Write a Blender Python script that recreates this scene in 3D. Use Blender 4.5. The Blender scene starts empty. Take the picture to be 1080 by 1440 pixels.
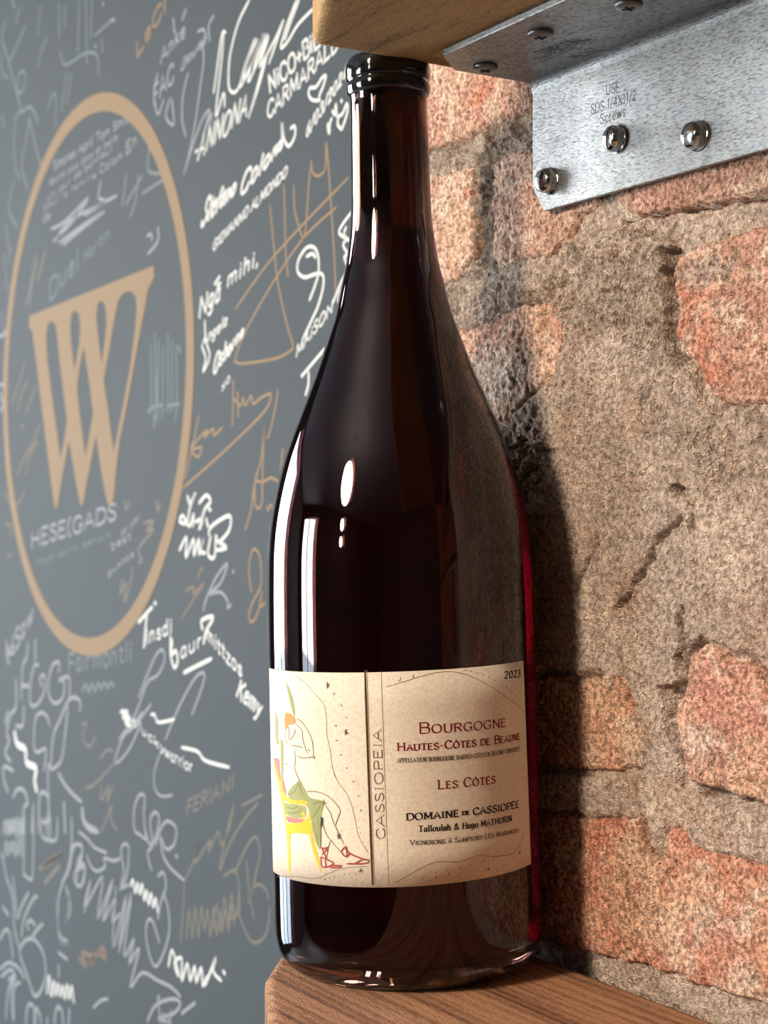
import bpy, bmesh, math, random
import numpy as np
from mathutils import Vector, Matrix
from mathutils.geometry import tessellate_polygon

# World frame: metres; z = 0 is the top of the lower shelf, +Y runs along the two walls
# away from the photographer, +X points into the walls.  Floor is at z = -1.40.
SC = bpy.context.scene
COL = SC.collection

# ------------------------------------------------------------------ camera
PSI = math.radians(31.06)
cam_data = bpy.data.cameras.new('camera')
cam = bpy.data.objects.new('camera', cam_data)
COL.objects.link(cam)
cam.location = (0, 0, 0.1637)
cam.rotation_euler = (math.radians(90) + math.atan(25 / 2300), 0, -PSI)
cam_data.sensor_fit = 'VERTICAL'
cam_data.sensor_height = 36
cam_data.lens = 2300 / 1440 * 36
cam_data.clip_start = 0.02
cam_data.dof.use_dof = True
cam_data.dof.focus_distance = 0.585
cam_data.dof.aperture_fstop = 57.5 / 3.0
SC.camera = cam

# ------------------------------------------------------------------ world, lights, exposure
SC.view_settings.view_transform = 'Standard'
SC.view_settings.look = 'None'
SC.view_settings.gamma = 1
SC.view_settings.use_curve_mapping = False
SC.view_settings.exposure = 0.0
SC.cycles.max_bounces = 12
SC.cycles.transmission_bounces = 12
SC.cycles.glossy_bounces = 6
SC.cycles.diffuse_bounces = 3
SC.cycles.caustics_refractive = False
SC.cycles.caustics_reflective = False
SC.cycles.sample_clamp_indirect = 6
SKY = 25.0
w = bpy.data.worlds.new('overcast_sky'); SC.world = w; w.use_nodes = True
nt = w.node_tree; nt.nodes.clear()
wo = nt.nodes.new('ShaderNodeOutputWorld'); bg = nt.nodes.new('ShaderNodeBackground')
tc = nt.nodes.new('ShaderNodeTexCoord'); sp = nt.nodes.new('ShaderNodeSeparateXYZ')
rp = nt.nodes.new('ShaderNodeValToRGB')
rp.color_ramp.elements[0].position = 0.0; rp.color_ramp.elements[0].color = (1, 1, 0.98, 1)
rp.color_ramp.elements[1].position = 0.7; rp.color_ramp.elements[1].color = (0.55, 0.72, 1, 1)
nt.links.new(tc.outputs['Generated'], sp.inputs[0]); nt.links.new(sp.outputs[2], rp.inputs[0])
nt.links.new(rp.outputs[0], bg.inputs[0]); bg.inputs[1].default_value = SKY
nt.links.new(bg.outputs[0], wo.inputs[0])

ROOM = dict(x0=-4.0, x1=0.62, y0=-3.0, y1=3.8, z0=-1.4, z1=1.55)
WIN_LEFT = [(2.15, 3.45, -1.05, 1.25)]      # y0, y1, z0, z1 on the left wall
WIN_FAR = [(-1.72, -0.28, -1.2, 1.3)]         # x0, x1, z0, z1 on the far wall

def area(name, loc, rot, sx, sy, power, color, portal=False):
    d = bpy.data.lights.new(name, 'AREA'); d.shape = 'RECTANGLE'; d.size = sx; d.size_y = sy
    d.energy = power; d.color = color
    o = bpy.data.objects.new(name, d); o.location = loc; o.rotation_euler = rot; COL.objects.link(o)
    if portal: d.cycles.is_portal = True
    return o
for (y0, y1, z0, z1) in WIN_LEFT:
    area('window_daylight', (ROOM['x0'] - .16, (y0 + y1) / 2, (z0 + z1) / 2), (0, math.radians(-90), 0), z1 - z0, y1 - y0, 1, (1, 1, 1), True)
for (x0, x1, z0, z1) in WIN_FAR:
    area('window_daylight', ((x0 + x1) / 2, ROOM['y1'] + .16, (z0 + z1) / 2), (math.radians(-90), 0, 0), x1 - x0, z1 - z0, 1, (1, 1, 1), True)
LAMP_GLOW = 900.0

# ------------------------------------------------------------------ measured data (millimetres)
WRITING = [
('T','w',2.6,'NiCO+BiL',894.1,428.6,826,440.9,2.4,11,2.1,10.3),
('T','w',2.6,'CARMARALD',897.1,412.8,803.6,433.5,0,10,0,9.2),
('S','w',2.6,'827.7,409.1 837.6,411.7 841.9,416.1 840.1,419.1 832.6,417.9 825.3,421.3 820.4,421.2 824,415.9 827.7,412.8 828.9,410.3'),
('T','w',2.3,'6/03/2024',845.6,390.8,794.4,415.7,-1.7,7.5,-1.6,7.1),
('S','w',2.6,'818,393.7 818,390.9 816.2,387.7 815.6,393.2 813.2,395.5|812.6,399.8 809.6,396.9 808.5,402.8 807.3,395.3|801.4,386.8 806.1,390.6 804.9,394.8 800.3,395.4 795.6,399.9 794.5,395.8 797.9,390.5 801.4,386.8|802,403.3 801.4,402.3'),
('S','w',2.6,'923.2,493.6 937.9,485.2 946.8,475.1 952.9,464 954.4,449.2 949.8,442.4 940.7,441.6 931.9,450 914.5,467.9 931.9,451.3 936.3,442.4 923.1,450.4 901.8,466.9 920.2,452.1 923.1,443 894.8,463.9 908.8,448.1 886.6,459.3 874.5,468 894.8,447|857.4,475 870.5,463.4 878.5,452.5 869.2,453.6 854.8,460.3 832.2,464.5|854.3,474.1 866.3,463.4 873.1,455.8|897.6,452.6 908.7,437.1 924.5,419.9 914.4,432.3 900.9,451|911.6,465.9 927.5,453.9 931.8,443.8|897.6,465.2 913,454 917.3,446.5|959,482.7 965.2,482.4 974.6,456.6 977.7,448.3|962.1,483.5 965.2,467.1 974.5,432.1 962,444.6 960.5,435.4'),
('S','g',2.6,'997.2,485.6 993.9,474.3 1000.4,456.2 1007,437.9 1017,418.8 1027.8,404.2 1010.3,422.8 995.4,435.4 984.1,438.1 995.4,423.6 980.9,436.1 984.1,427.7|1020.5,471.6 1029.1,458.9 1030.7,443.1 1024.5,429.7|977.9,498.7 985.9,494.4 984.2,483.5|1024.1,515.4 1031,510.5|1046.7,515.5 1044.9,506.2|1003.8,495.2 994,493.9 990.7,486.5 997.2,483'),
('T','g',2.6,'Anke',1069.5,489.9,1023.6,498.8,0,10,0,9.7),
('T','g',2.4,'Bauer',1033.5,476.1,990,485.2,-4,6.8,-3.7,6.5),
('T','w',2.4,'-ANNONA',1011.1,408.6,925.7,423.1,-6.1,14.9,-5.3,13.9),
('T','w',2.8,'Stefano',1000.2,363,943.7,377.4,-12.3,17.7,-6.4,9.6),
('T','w',2.8,'Colom',938.3,372,875.5,392.8,-7.2,13.9,-3.8,7.7),
('S','w',2.8,'886.5,391.3 877,392.9 877.1,407.1 874.4,397.1 867.7,391 859.9,395.2 859.9,401.1 865.1,401'),
('T','w',2.5,'GIOVANNO ALMONDO',979.2,345.3,869.7,374.3,-2.6,6.6,-2.1,5.9),
('S','t',2,'838.3,377 837,369.9 829.6,366.2 821.1,369.1 819.9,383.5 815.1,354.5 810.3,318.1 808.6,296.8|838.3,377 842,361.7 847,333.8 854.7,342 859.9,352.1 861.2,366.3|874.3,369.3 873,349.7 871.6,327.1 868.2,313.7|893.3,360.2 889.1,340.4 882.3,312 870.2,285.8 862.3,273.3 865,269.5 886.3,266.7 931.5,267.7 944.8,270.2|794,358.4 886.4,329.2 943.4,303.3|808,344.4 849.6,333.1 897.3,308 931.5,285.1 944.8,270.2'),
('S','w',2.6,'840.7,296.4 834.5,303 829.6,310.3 829.6,319.3 834.5,325.7 844.5,327.2 854.7,321.8 855.9,315 847,310.4 834.5,310.4 824.7,309.1 823.4,302.7 829.5,292.2 839.4,283.1 848.2,275.4|844.5,322.1 837,322.7 833.3,319.9'),
('S','w',2.4,'789.4,339 800.9,333.3 804.4,329.4 796.3,324.8 799.8,322.1 794,315.7 798.6,315.3 795.1,308.2 803.2,300.5 811.9,291.1|796.3,331.4 798.6,327.4 791.7,323'),
('T','w',2.6,'Ngā',1002.4,304.3,965.5,312.5,-3.3,12.8,-3.1,12.4),
('T','w',2.6,'mihi,',956.7,318.7,907,328,-2.4,9.7,-2.2,9.3),
('S','w',2.6,'975.8,323.2 967.9,327.2'),
('T','w',2.4,'Angela',996.5,284.4,955.5,294.9,-2.8,7.2,-2.6,7),
('S','w',2.4,'991.8,301.2 990.1,288 983.6,277 994.9,267.6 990.1,276.3 996.6,284.7'),
('T','w',2.5,'Osborne',979,264.1,930.7,286,-5.1,13.4,-2.2,6),
('T','w',2.5,'xo',964.3,252.4,949.9,259.9,0,5.5,0,5.4),
('T','w',2.5,'MAiSON C',858.3,264.7,798.5,293.6,-1.6,6.9,-1.4,6.5),
('S','w',2.6,'850.7,253.2 822.2,266.1|841.9,254.8 841.9,247.9 845.6,241.9'),
('S','t',2.2,'947.7,229.8 946.3,258.5|938.8,234.9 940.3,250.6|946.3,247.3 935.8,241.6 931.4,246.2 928.5,241.1 919.8,246.6 916.9,241.5 905.6,244.4 891.7,245.8 897.2,237.8 919.7,228.3 973.9,209.5 1029.9,191.5|882.2,247.5 886.2,235.9 894.4,221.5 897.2,219.8|1001.4,239.3 1009.6,224 1014.6,217.6 1002.9,211.9 996.4,218.2 1012.9,217.6 1003,223.7 986.7,229.4 993.1,224.5 977.1,229.5 977.1,225 963,229.4|1012.9,217.6 1018,209.8 1024.7,198.1'),
('S','t',2.2,'901.3,226 905.5,206.9 913.9,193.9 918.2,183.5|901.3,226 902.7,206.8 904,184|913.9,193.9 902.7,193 891.6,195.1 880.7,192.4|875.4,211.7 878.1,200'),
('S','t',2.2,'914.1,192.2 914.1,180.1 908.9,176.8 903.9,181.1 903.9,191.9|912.3,198.7 915.4,187.8 920.5,174.7 928.3,163.7|919.1,125.2 923,139.4 917.9,151.1 908.9,149.5 905.1,139.8 906.3,128.9 917.8,118.7 923,110.8 919.1,106.6 910.1,112.5 903.8,126.8 906.3,117 900,119.4|897.6,177.7 895.1,175.5 892.7,178.7 887.7,176.5'),
('S','w',3.2,'1020.4,186.4 1015.9,181.6 1006.8,188.5 1015.8,179.2 1021.9,168.5 1034.3,169.7 1028.1,173.3 1017.3,166.1 1009.8,174.4 1011.3,166.1|1000.9,181.3 989.1,186.4 981.9,182.2 992,176.6 1000.8,163.7 994.9,170.7 1006.8,169|989.1,170.7 986.2,166|984.8,177.6 981.9,176.4|1034.2,149.8 1021.9,158.9 1023.4,145.1 1009.7,157.8 1009.7,146.5 1000.8,157.8 1000.8,147.2 993.4,157.9 997.8,149.6 990.5,148.5|984.7,160.2 980.4,166 952.4,172.7 952.4,163.7 969,155.7 973.3,160.2 974.7,147.6 980.4,145.2 986.1,148.6 981.8,159.1|969,155.7 956.5,152.4 971.8,150.5'),
('S','p',2.4,'993.4,138.6 1000.7,135.5 1002.2,130.1|1023.3,122.4 1009.6,125.8 1011.1,121 991.9,128.7 1009.6,117.5 1030.9,103.5'),
('S','g',2.6,'993.3,110.5 988.9,118.3 971.8,133.8 955.1,142.2 966.2,129.4 984.6,121.9 966.2,123.7 955.1,118.4 955,113.9 949.6,116.3|946.9,137.8 945.6,136.7'),
('S','w',3.4,'1110,97.2 1084.3,109.1|1094.5,102.4 1099.5,80|1079.3,112.5 1077.3,111.8|1049.8,90.4 1049.7,78.2 1043.4,69.5 1037.1,74.2 1040.2,81.2 1048.2,78.3 1046.6,88.1|994.7,98.2 996.2,104 977.4,107.2 988.9,97.3 993.2,88.9|1026.2,67.2 1012.5,71.2 980.2,79.9'),
('T','w',3,'insdi',1096.1,82.2,1044.7,94.1,0,10.1,0,9.7),
('T','w',3.2,'aur',1032.1,76.9,993.5,87.5,0,9.6,0,9.3),
('T','w',2.8,'mittzos',988.9,92.4,931.3,70.5,0,9.3,0,8.9),
('T','w',2.8,'Kemy',941.9,59.4,906.4,48.6,-7,10.4,-6.6,10.2),
('S','g',2.6,'1131,15.8 1116.7,22.4 1085.7,40.7|1149.3,8.6 1116.8,30.1 1092.6,55.2 1074.1,61.7 1061,72.5 1064.3,80.3 1079.2,73.8 1109.8,43.6|1059.2,18.6 1033.8,44.3 1006.5,65.7 991.7,69.2 996.1,59.5 1012.4,40.4'),
('S','w',2.8,'1085.7,33.2 1079,33.8 1074,29.4 1062.5,30.5 1043.2,34.3'),
('T','w',2.8,'thelucky',1144.2,27.4,1057.2,8,0,6.3,0,5.9),
('T','w',2.8,'warrior',1059.8,6.7,1009.8,1.9,0,7.4,0,7.1),
('S','w',3,'1029.9,16.5 1003,17 989.9,12.5 952.4,12.9'),
('S','g',2.4,'1070.2,6.4 1079.9,-7.7 1077.4,-18.5 1065.2,-21.4 1046.1,-17.8'),
('T','d',2.4,'FERIANI',1021.9,-28.3,943.9,1,-2.4,9.9,-2.1,9.2),
('S','g',3,'1099.9,-40.3 1097.4,-26.8 1107.7,-26.4 1118,-37.4 1118,-52.6 1107.6,-54.7 1092.2,-55.9 1097.3,-49.3|1099.9,-34.7 1094.8,-54.5 1082.2,-57.1 1070,-39.4 1077.4,-34.1 1087.3,-42.1 1082.2,-58 1092.2,-65.2 1084.6,-76|1077.3,-57.2 1065.1,-42.3 1053.1,-36.8 1039,-40 1043.6,-51.5 1057.8,-56.6 1067.5,-50 1062.6,-62 1048.3,-68.5 1025.1,-72.3|1039.9,-58.1 1037.1,-58.7'),
('S','d',2.4,'1025.1,-73.2 1007.2,-54.2 998.4,-40.5 1007.2,-57.7 981.2,-37.7 985.5,-47 968.6,-30.6 964.5,-38.3 952.3,-26.3 944.3,-8.4 960.4,-37.6 966.5,-55.5 952.2,-36.3 928.5,-16 909.4,-3.4|932.4,-8.4 903.8,2.2'),
('S','d',2.6,'960.3,-57.8 944.2,-50.7 938.2,-57 936.2,-73.1 940.1,-78 952.1,-82.9|944.2,-53.1 924.6,-31.7 913.1,-24.9 907.5,-28.8 907.5,-36.8 916.9,-56.3 922.6,-67.1 920.7,-60.2 909.3,-53.2 898.1,-54.3 894.4,-59.2|926.5,-41.8 920.7,-63.5 914.9,-75.3|938.2,-73.5 932.2,-82.1 916.8,-90.2 898.1,-81.3 892.6,-64.3|1025.1,-75 1027.3,-93.1 1031.8,-115.3'),
('S','d',2.6,'1021.6,-110.4 1016.5,-89.8 1011.3,-108.6 1006.3,-85.9 1001.2,-105.5 996.2,-83.5 991.2,-98.6 986.3,-83.6 981.4,-101.3 976.6,-80 971.7,-98.4 967,-80.6 962.2,-93.3 957.6,-77.4 952.9,-91.2 948.3,-73.1 943.7,-85.7'),
('S','d',2.4,'976.8,-94.5 971.1,-77.3 965.3,-94.6 959.6,-70 953.9,-85.5 948.4,-65.7 942.8,-81.1 937.3,-62.8'),
('S','g',3,'1278.8,-120.5 1262.7,-109.1 1250.1,-88.1 1231.4,-82.9 1231.4,-93.2 1243.7,-101.5 1225.2,-100.3 1231.3,-113.7 1243.7,-116 1240.6,-107.2|1219.2,-89 1210.1,-95.6 1195.3,-96.9 1178,-89.8 1180.9,-84.4 1161.1,-82.9 1147.3,-78.9|1231.6,-54.1 1228.5,-63.9 1213.3,-68.7 1192.6,-66.8|1237.7,-73.6 1219.3,-75.8 1201.3,-79.9 1175.2,-79.4'),
('S','g',3,'1147.2,-101.8 1133.7,-89.6 1128.5,-69.5 1136.5,-66.1 1144.6,-72.3 1139.1,-86.8 1144.5,-99.3 1128.4,-94.4|1072.3,-78.3 1062.6,-73.8 1057.7,-82.9 1067.3,-95.7 1072.1,-107.6|1062.5,-87.5 1052.9,-98.3 1052.8,-116.3 1072,-139.7 1084.4,-139.8 1094.5,-125.3 1092,-113.6 1082,-111.5 1069.6,-123.6'),
('S','w',3,'1124.7,-94.8 1120.3,-89.6 1115.7,-98 1111.3,-90.1 1106.9,-97.1 1102.5,-89 1098.1,-100 1093.8,-92 1089.4,-101.2 1085.2,-92.3 1080.9,-101.4 1076.7,-94.2 1072.5,-103.1'),
('S','g',3.2,'1225,-134 1210.1,-105.7 1225,-131 1183.7,-98.8 1195.1,-133 1161,-96.6 1183.5,-132.6 1155.4,-109.2 1163.7,-128.5 1147.1,-119.2|1155.5,-101.4 1160.8,-147.4 1133.7,-103 1149.7,-148.9 1123,-99.1 1138.8,-148.3 1117.6,-131.2 1128.1,-151.6 1107.2,-135.6 1125.4,-168.2 1102,-152.2 1072,-150.7 1048,-149.4 1031.7,-151.7'),
('S','w',3.2,'1052.7,-136.2 1045.7,-123.8 1034,-138.9 1042.4,-132 1029.5,-125.5 1029.4,-140.5 1019.4,-126.7 1014.9,-137.1 1007,-125.6 1004.7,-135.5 996,-123.9 993.8,-135.5 987.4,-127.9|989.5,-133.6 981,-123 972.6,-112.6 976.8,-122 964.3,-125|961,-118.3 958.5,-119.1'),
('S','g',3.2,'1067,-178.7 1071.9,-164.4 1069.5,-161|1091.7,-184.2 1076.8,-169.3 1047.9,-157.5 1031.6,-156.1 1043.2,-166.2 1071.9,-177.2 1047.9,-173.7|1029.3,-162.6 1006.9,-149.9|1203.6,-202.8 1186.1,-192.8 1171.8,-188.3|1062.2,-171 1052.6,-175.8 1047.9,-165.6'),
('S','g',4,'1365.9,-184.7 1386,-195.2 1390,-204.7 1369.6,-217.3 1349.8,-229.5 1330.5,-219.9 1319.3,-203 1327,-188.2 1350.1,-182.5 1369.9,-186.8|1358,-183 1342.4,-172.4 1327.1,-164.4|1449.3,-230.9 1423.4,-218.6 1394,-216.8 1377.6,-221.6|1444.9,-236.3 1419.1,-223.9 1406.4,-225.9 1423.2,-242.5 1431.5,-269.9|1423.3,-233.7 1402.2,-224.9 1414.7,-240.4 1410.3,-264.4|1389.8,-228.2 1406.3,-237.1 1408.2,-266.3'),
('S','g',4,'1373.3,-259.7 1369.4,-245.3 1359.5,-239.1 1349.7,-241.5 1349.6,-253.5|1345.7,-252.5 1345.8,-239.3 1334.2,-242.3 1332.2,-249|1296.9,-239.7 1293.3,-228.3 1286.1,-223 1277.1,-225.4 1275.3,-234.1|1261.3,-230.4 1259.6,-218.6|1315.3,-239.8 1315.3,-244.5'),
('S','g',4,'1428.3,-146.3 1411.1,-159.4 1406.7,-183.5 1394.2,-198.2|1394.4,-173.5 1386.2,-161.9 1366.2,-145.7|1386,-187.8 1378,-170.1 1354.3,-149.5 1342.6,-144.8|1365.9,-177.4 1370,-173.4 1360.1,-168.2 1348.3,-170|1411.3,-140.6 1402.7,-162.7 1398.5,-174.3|1441,-172.9 1423.7,-177|1449.6,-204.1 1432.2,-191.4 1419.3,-193.7 1410.7,-211.9|1445.8,-125.2 1437,-136.4 1428.3,-147.5'),
('S','g',3.6,'1380.3,-133.7 1378.7,-84.2|1380.4,-132.5 1362.3,-134 1354.5,-126.5 1352.8,-80.2|1331.6,-77 1329.6,-92.2 1297.9,-90.6 1290.6,-82.4 1290.7,-70.8|1320.2,-75.3 1316.4,-90.1|1308.9,-91.2 1309,-73.6|1255.4,-65.4 1255.3,-85.8 1262.1,-105.2 1276.1,-120.4 1286.7,-135.1 1288.3,-158.6 1279.3,-166 1265.2,-165.2|1269,-122.5 1258.4,-134.1 1261.8,-146.2|1286.4,-179.1 1265.1,-180|1286.3,-189.5 1286.3,-198.7'),
('S','g',3.6,'1258.6,-104.6 1251.8,-87.5 1234.8,-83.5 1229.8,-88.3 1239.8,-97.9 1224.7,-97.4 1226.3,-110 1238,-116.6 1248.2,-112.9 1244.8,-105.5 1234.7,-102.6'),
('S','w',3.4,'1316.3,-219.9 1310.6,-203.4 1304.6,-219.4 1299,-205.1 1293.2,-215.6 1287.6,-204.4 1281.8,-213.3 1276.3,-203.5 1270.7,-212.6 1265.2,-199.9 1259.7,-210 1254.3,-198.4 1248.8,-210.2'),
('S','g',3.4,'1441.7,-109.5 1435.9,-95 1429.9,-107.6 1424.2,-94.7 1418.4,-105.1 1412.7,-90.5 1407,-100.7 1401.4,-86.9 1395.7,-98.1 1390.2,-85.5 1384.6,-99.2 1379.2,-86.3'),
('S','g',3.4,'1437.2,-128.1 1431.7,-112.4 1426.1,-124.9 1420.6,-112 1415.1,-120.2 1409.7,-109.1 1404.2,-122.4 1399,-107 1393.5,-119.3 1388.4,-101.6 1383,-118.2'),
('S','g',3.6,'1369.6,67 1373.3,54.2 1384.5,45.3 1388.1,16.2|1349.4,70.4 1349.3,53.5|1340.2,49.7 1351.1,48.9 1360.2,38 1363.7,24.1 1361.8,15.2 1347.2,15.4 1329.3,24.9 1322.4,35.5 1325.9,42.9 1336.6,38.8 1331.2,32.5|1288.1,48 1286.5,55.7 1301.7,53.5 1311.9,41.8 1313.6,28.5 1301.5,21.9 1284.6,24.5 1274.7,31.8 1274.7,41.5 1288.1,41.5 1261.7,45.7 1261.6,30.9'),
('S','g',3.8,'1236,21.6 1236,28.9 1248.7,30.9 1264.8,26.3 1284.5,9.4 1301.3,-5.4 1308,-32.4|1264.8,22 1271.2,0 1280.9,-22.6 1304.5,-33.1 1314.9,-33.3 1309.3,-85.2|1309.9,2.4 1318.7,9.3 1332.8,10.6 1347.1,5.3 1352.5,-8.7 1350.5,-22.1 1339.7,-23 1320.2,-18.5 1325.4,-36.9'),
('S','w',7,'1407.1,-13.5 1399.3,-23.1 1376.4,-25.1 1372.6,-36 1346.8,-37.4 1350.4,-47.9 1344.9,-56.2'),
('S','g',4.5,'1287.5,-34.2 1270.9,-41.7 1248.2,-47 1232.4,-49|1426.4,-68.6 1438.6,-59.6 1438.7,-47.8 1410.8,-47.8|1403.6,32.3 1403.4,9 1419.1,0.5 1430.9,-17.2 1422.8,-22.2 1434.7,-35.4 1418.7,-40.6|1388.2,28.9 1367.5,30.1|1380.5,11.2 1384.1,-5.3 1403.3,-7.3|1427,2.1 1435,-8.2|1410.6,-71.1 1399,-62.5 1379.9,-61 1368.6,-69.7 1379.8,-75.9 1383.4,-97.1|1353.8,-69.8 1357.3,-92.9|1339.2,-90 1335.9,-58.3 1314.7,-57.5 1314.6,-77.3 1328.6,-79.5|1274.1,-56 1270.7,-79.1|1229.3,-53.7 1223,-64.2 1195.8,-66.1'),
('S','g',3.4,'1431.6,65.6 1431.5,53.8 1423.4,44.9|1423.5,53.1 1407.7,56.5'),
('S','g',3.4,'1433.1,-104.4 1427.6,-93 1422,-105 1416.6,-91 1411,-102.9 1405.7,-91 1400.2,-105.6 1395,-90.3 1389.6,-102.1 1384.4,-89.8 1379.1,-102'),
('S','w',3.6,'1146.2,29.2 1131.2,30.7 1142,25.7 1127.1,26.2 1136.6,22.4 1124.4,21.2'),
('S','g',2.6,'1102.8,33.4 1120.4,22.1 1139.2,12.3 1153,-1 1158.6,-9.6|1104.6,25.6 1120.3,10.5 1136.4,-1 1155.8,-10.3'),
('S','d',2.8,'1161.4,-1 1175.7,-2.7 1190.2,-10.5|1223.2,-37.3 1205,-32.7 1175.6,-18.7 1158.6,-9.6|1187.2,-29.3 1187.1,-41.4 1169.8,-29 1175.5,-41.8 1161.3,-27.8|1187,-65.7 1175.4,-53.8 1164.1,-42.1 1166.8,-52.5 1152.7,-59.2|1232.8,10.4 1220.4,13.8 1229.6,1.4 1214.2,-4.1 1199.2,5.8'),
('T','g',3.4,'HSaw',1430,43.6,1352.8,89.5,0.1,16.4,0.1,15.7),
('T','f',4,'Fairmontli',1264.2,49.2,1119.8,69.4,0.1,14.8,0.1,13.4),
('S','f',4,'1230.2,37.4 1223,43.2 1215.7,38.3 1208.6,44.6 1201.6,40.1 1194.6,46.7 1187.7,43 1180.8,48.1 1174,45 1167.3,49.4 1160.7,46.8'),
('T','g',3.2,'HESE(GADS',1361.1,148.5,1152.3,172.7,0.1,13.3,0.1,11.6),
('T','f',3.2,'from saint benoit',1345.4,133.1,1167.3,158.4,0,5.4,0,4.8),
('T','g',3,'for you',1146.3,157.4,1109,171.9,0,5.3,0,5.1),
('T','g',3,'best',1167.2,148.2,1123.1,157,0,5.9,0,5.7),
('T','g',3,'gustos',1173.3,128.9,1117.3,145.7,0,4.8,0,4.6),
('S','d',3.4,'1099.5,168.5 1080.7,169.8 1095.7,162.9 1080.6,164.3 1099.5,155.8 1111.1,148.6 1103.3,141.6 1111,140.1|1142.9,127.9 1146.9,116.1 1134.7,125.2 1138.7,110.6 1126.7,124 1122.8,135.6|1139.1,184.6 1135,178.8 1129,184.5|1077,183.7 1073.3,176.7 1069.6,182.2'),
('S','p',3,'1440.9,198 1417.1,185.3 1394,188.5 1380,197.6|1434.7,169.7 1416.9,166.1 1422.7,159.2|1428.5,139.8 1416.7,141.7'),
('S','p',3.2,'1380.8,308.5 1397.7,291 1417.8,275.1|1372.3,292.4 1394.7,277 1400.3,267|1350.4,284 1361.2,276.4 1377.7,263.9|1336.8,253 1355.5,239 1383,224.9 1399.9,211.7|1388.8,254.3 1383.2,252.2|1344.7,238.5 1366.3,227.6 1377.3,211'),
('T','g',2.8,'Simones April Tom Smith',1304.4,459.9,1124.5,463,0,7.1,0,6.2),
('T','g',2.8,'Bonito plus doux et belle',1313.6,448.7,1153.7,454.5,0,5.3,0,4.8),
('T','g',2.8,'Un jour de bonheur',1321,437,1162.7,448.9,0,5.4,0,4.8),
('T','g',2.8,'pour la famille',1328.5,431.1,1199.9,435.6,0,4.8,0,4.4),
('T','g',2.8,'Colom',1193.6,436.6,1141.8,438.3,0,6,0,5.8),
('T','g',2.6,'En',1137.4,439.5,1113,444,0,8.4,0,8.3),
('T','g',3.2,'de',1332.2,421,1309.7,422,0.1,7.2,0,7.1),
('S','g',3.2,'1304,401.8 1259.6,409.2 1217.6,422.4 1274.2,413.2 1309.2,412.4|1288.9,397.8 1231.3,403 1182.1,405.6 1240.6,399.8 1279,394.7|1156.7,413.1 1204.1,412.3 1264.4,411.6 1299,401|1190.9,429.8 1195.3,418.4 1182.1,413.1 1226.7,410'),
('T','f',3,'Duel',1314.8,352.5,1235.5,372.6,0.1,16.6,0.1,15.7),
('T','f',3,'Morain',1228.9,372.8,1170,384.9,0.1,8.9,0,8.6),
('S','g',3,'1094.7,373.1 1087.1,373.3 1085.2,368.8|1074.1,376.1 1074,366.4 1092.7,360.1'),
('S','f',3.4,'1089.3,439.1 1093,420.1 1066.9,412.3|1112.3,420.9 1116.1,404.4 1128,392.1|1104.5,418 1136.1,403.6|1136.2,425.4 1144.2,403.5|1104.4,405.2 1081.6,406.7 1063.2,407.5'),
('S','v',5,'1087.5,294.9 1086,256.8 1090,246.9'),
('S','v',5,'1079.4,301.9 1078,256.2 1081.9,241.5'),
('S','v',5,'1071.4,296.7 1074,255.9 1073.8,240.2'),
('S','v',5,'1063.5,291 1064.9,255.3 1065.9,242'),
('S','v',5,'1055.7,299.3 1054.7,254.6 1058.1,246.5'),
('S','v',5,'1048,293.4 1047.4,254.1 1050.4,244.8'),
('S','v',5,'1040.4,289.8 1039.2,253.5 1042.7,238'),
('S','f',3,'1077.4,270.4 1073.6,250.6|1092.3,247.7 1077.3,250.9 1066.2,250.2|1080.9,235.8 1077.2,243.9|1055.4,249.4 1034.2,249.4|1036.1,288.6 1032.6,284.2'),
('S','f',3.6,'1438.5,621.3 1450.5,608.4 1432.2,584.2 1391,528.9|1380.3,600.3 1403,590.7 1429.2,579.9|1397.5,620.5 1408.9,609.7|1385.6,562.1 1399.9,562.1 1402.6,547.2 1385.5,546.6 1380,557.3 1391.3,564.4|1391,528.9 1408.2,525.8 1413.9,506 1407.9,482.1 1396.3,471.3|1391,527.2 1368.6,527.3 1352.1,516.9 1346.7,507.3|1368.5,518.8 1379.5,498.9 1390.7,482.3 1373.6,456.8|1368.5,517.1 1351.9,489.9 1338.4,472.1|1420.8,634.1 1411.9,624.6'),
('S','f',3,'1290.2,594 1290,566.3|1275.3,588.2 1275.2,570.5|1339.3,606 1347.2,583|1320.7,574.4 1336.4,566.8 1347,554.4|1241.7,583.5 1243.8,543.2|1225.4,578.9 1222.8,528.6|1211.7,575 1213.8,546.4|1165.7,547.2 1204.8,545.5|1287.4,554.3 1275,539.9 1227.5,537.5 1200.3,529.1 1195.8,512.7|1270,532.3 1284.6,505.2|1260.3,528.4 1269.9,508.3|1189.3,538.4 1187.1,528.8|1320.3,514.8 1299.8,523.2 1299.6,495.5|1200.3,535.2 1204.8,537.9'),
('S','f',3.4,'1453.5,594.9 1450.2,570.8|1444.2,574.7 1432.1,566.4|1449.9,538.5 1443.8,526.5|1413.6,471 1428.1,449 1401.7,428.9|1437,436.3 1424.8,408'),
('S','g',2.6,'1187.3,565.9 1185.6,564|1167.9,548 1161.5,545.4'),
('T','t',2.6,'LeCl',1116.1,505.6,1056.6,526.3,0.1,11.4,0,10.9),
('T','g',2.6,'FAC',1082.8,462.9,1043.5,472.7,0.1,13.1,0,12.7),
('S','g',2.6,'1052.6,461.6 1059.8,450.9 1045.4,442.3 1049,460.8|1074.5,484.7 1081.9,472.5 1074.4,455.5 1063.4,464.1'),
('S','f',3,'1442.8,411.7 1436.6,389.5 1430.5,376.4|1419,413.5 1430.7,401.1|1448.4,360.8 1442.2,340.6|1351.2,398.2 1367.4,370.1 1378.4,357.8'),
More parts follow.
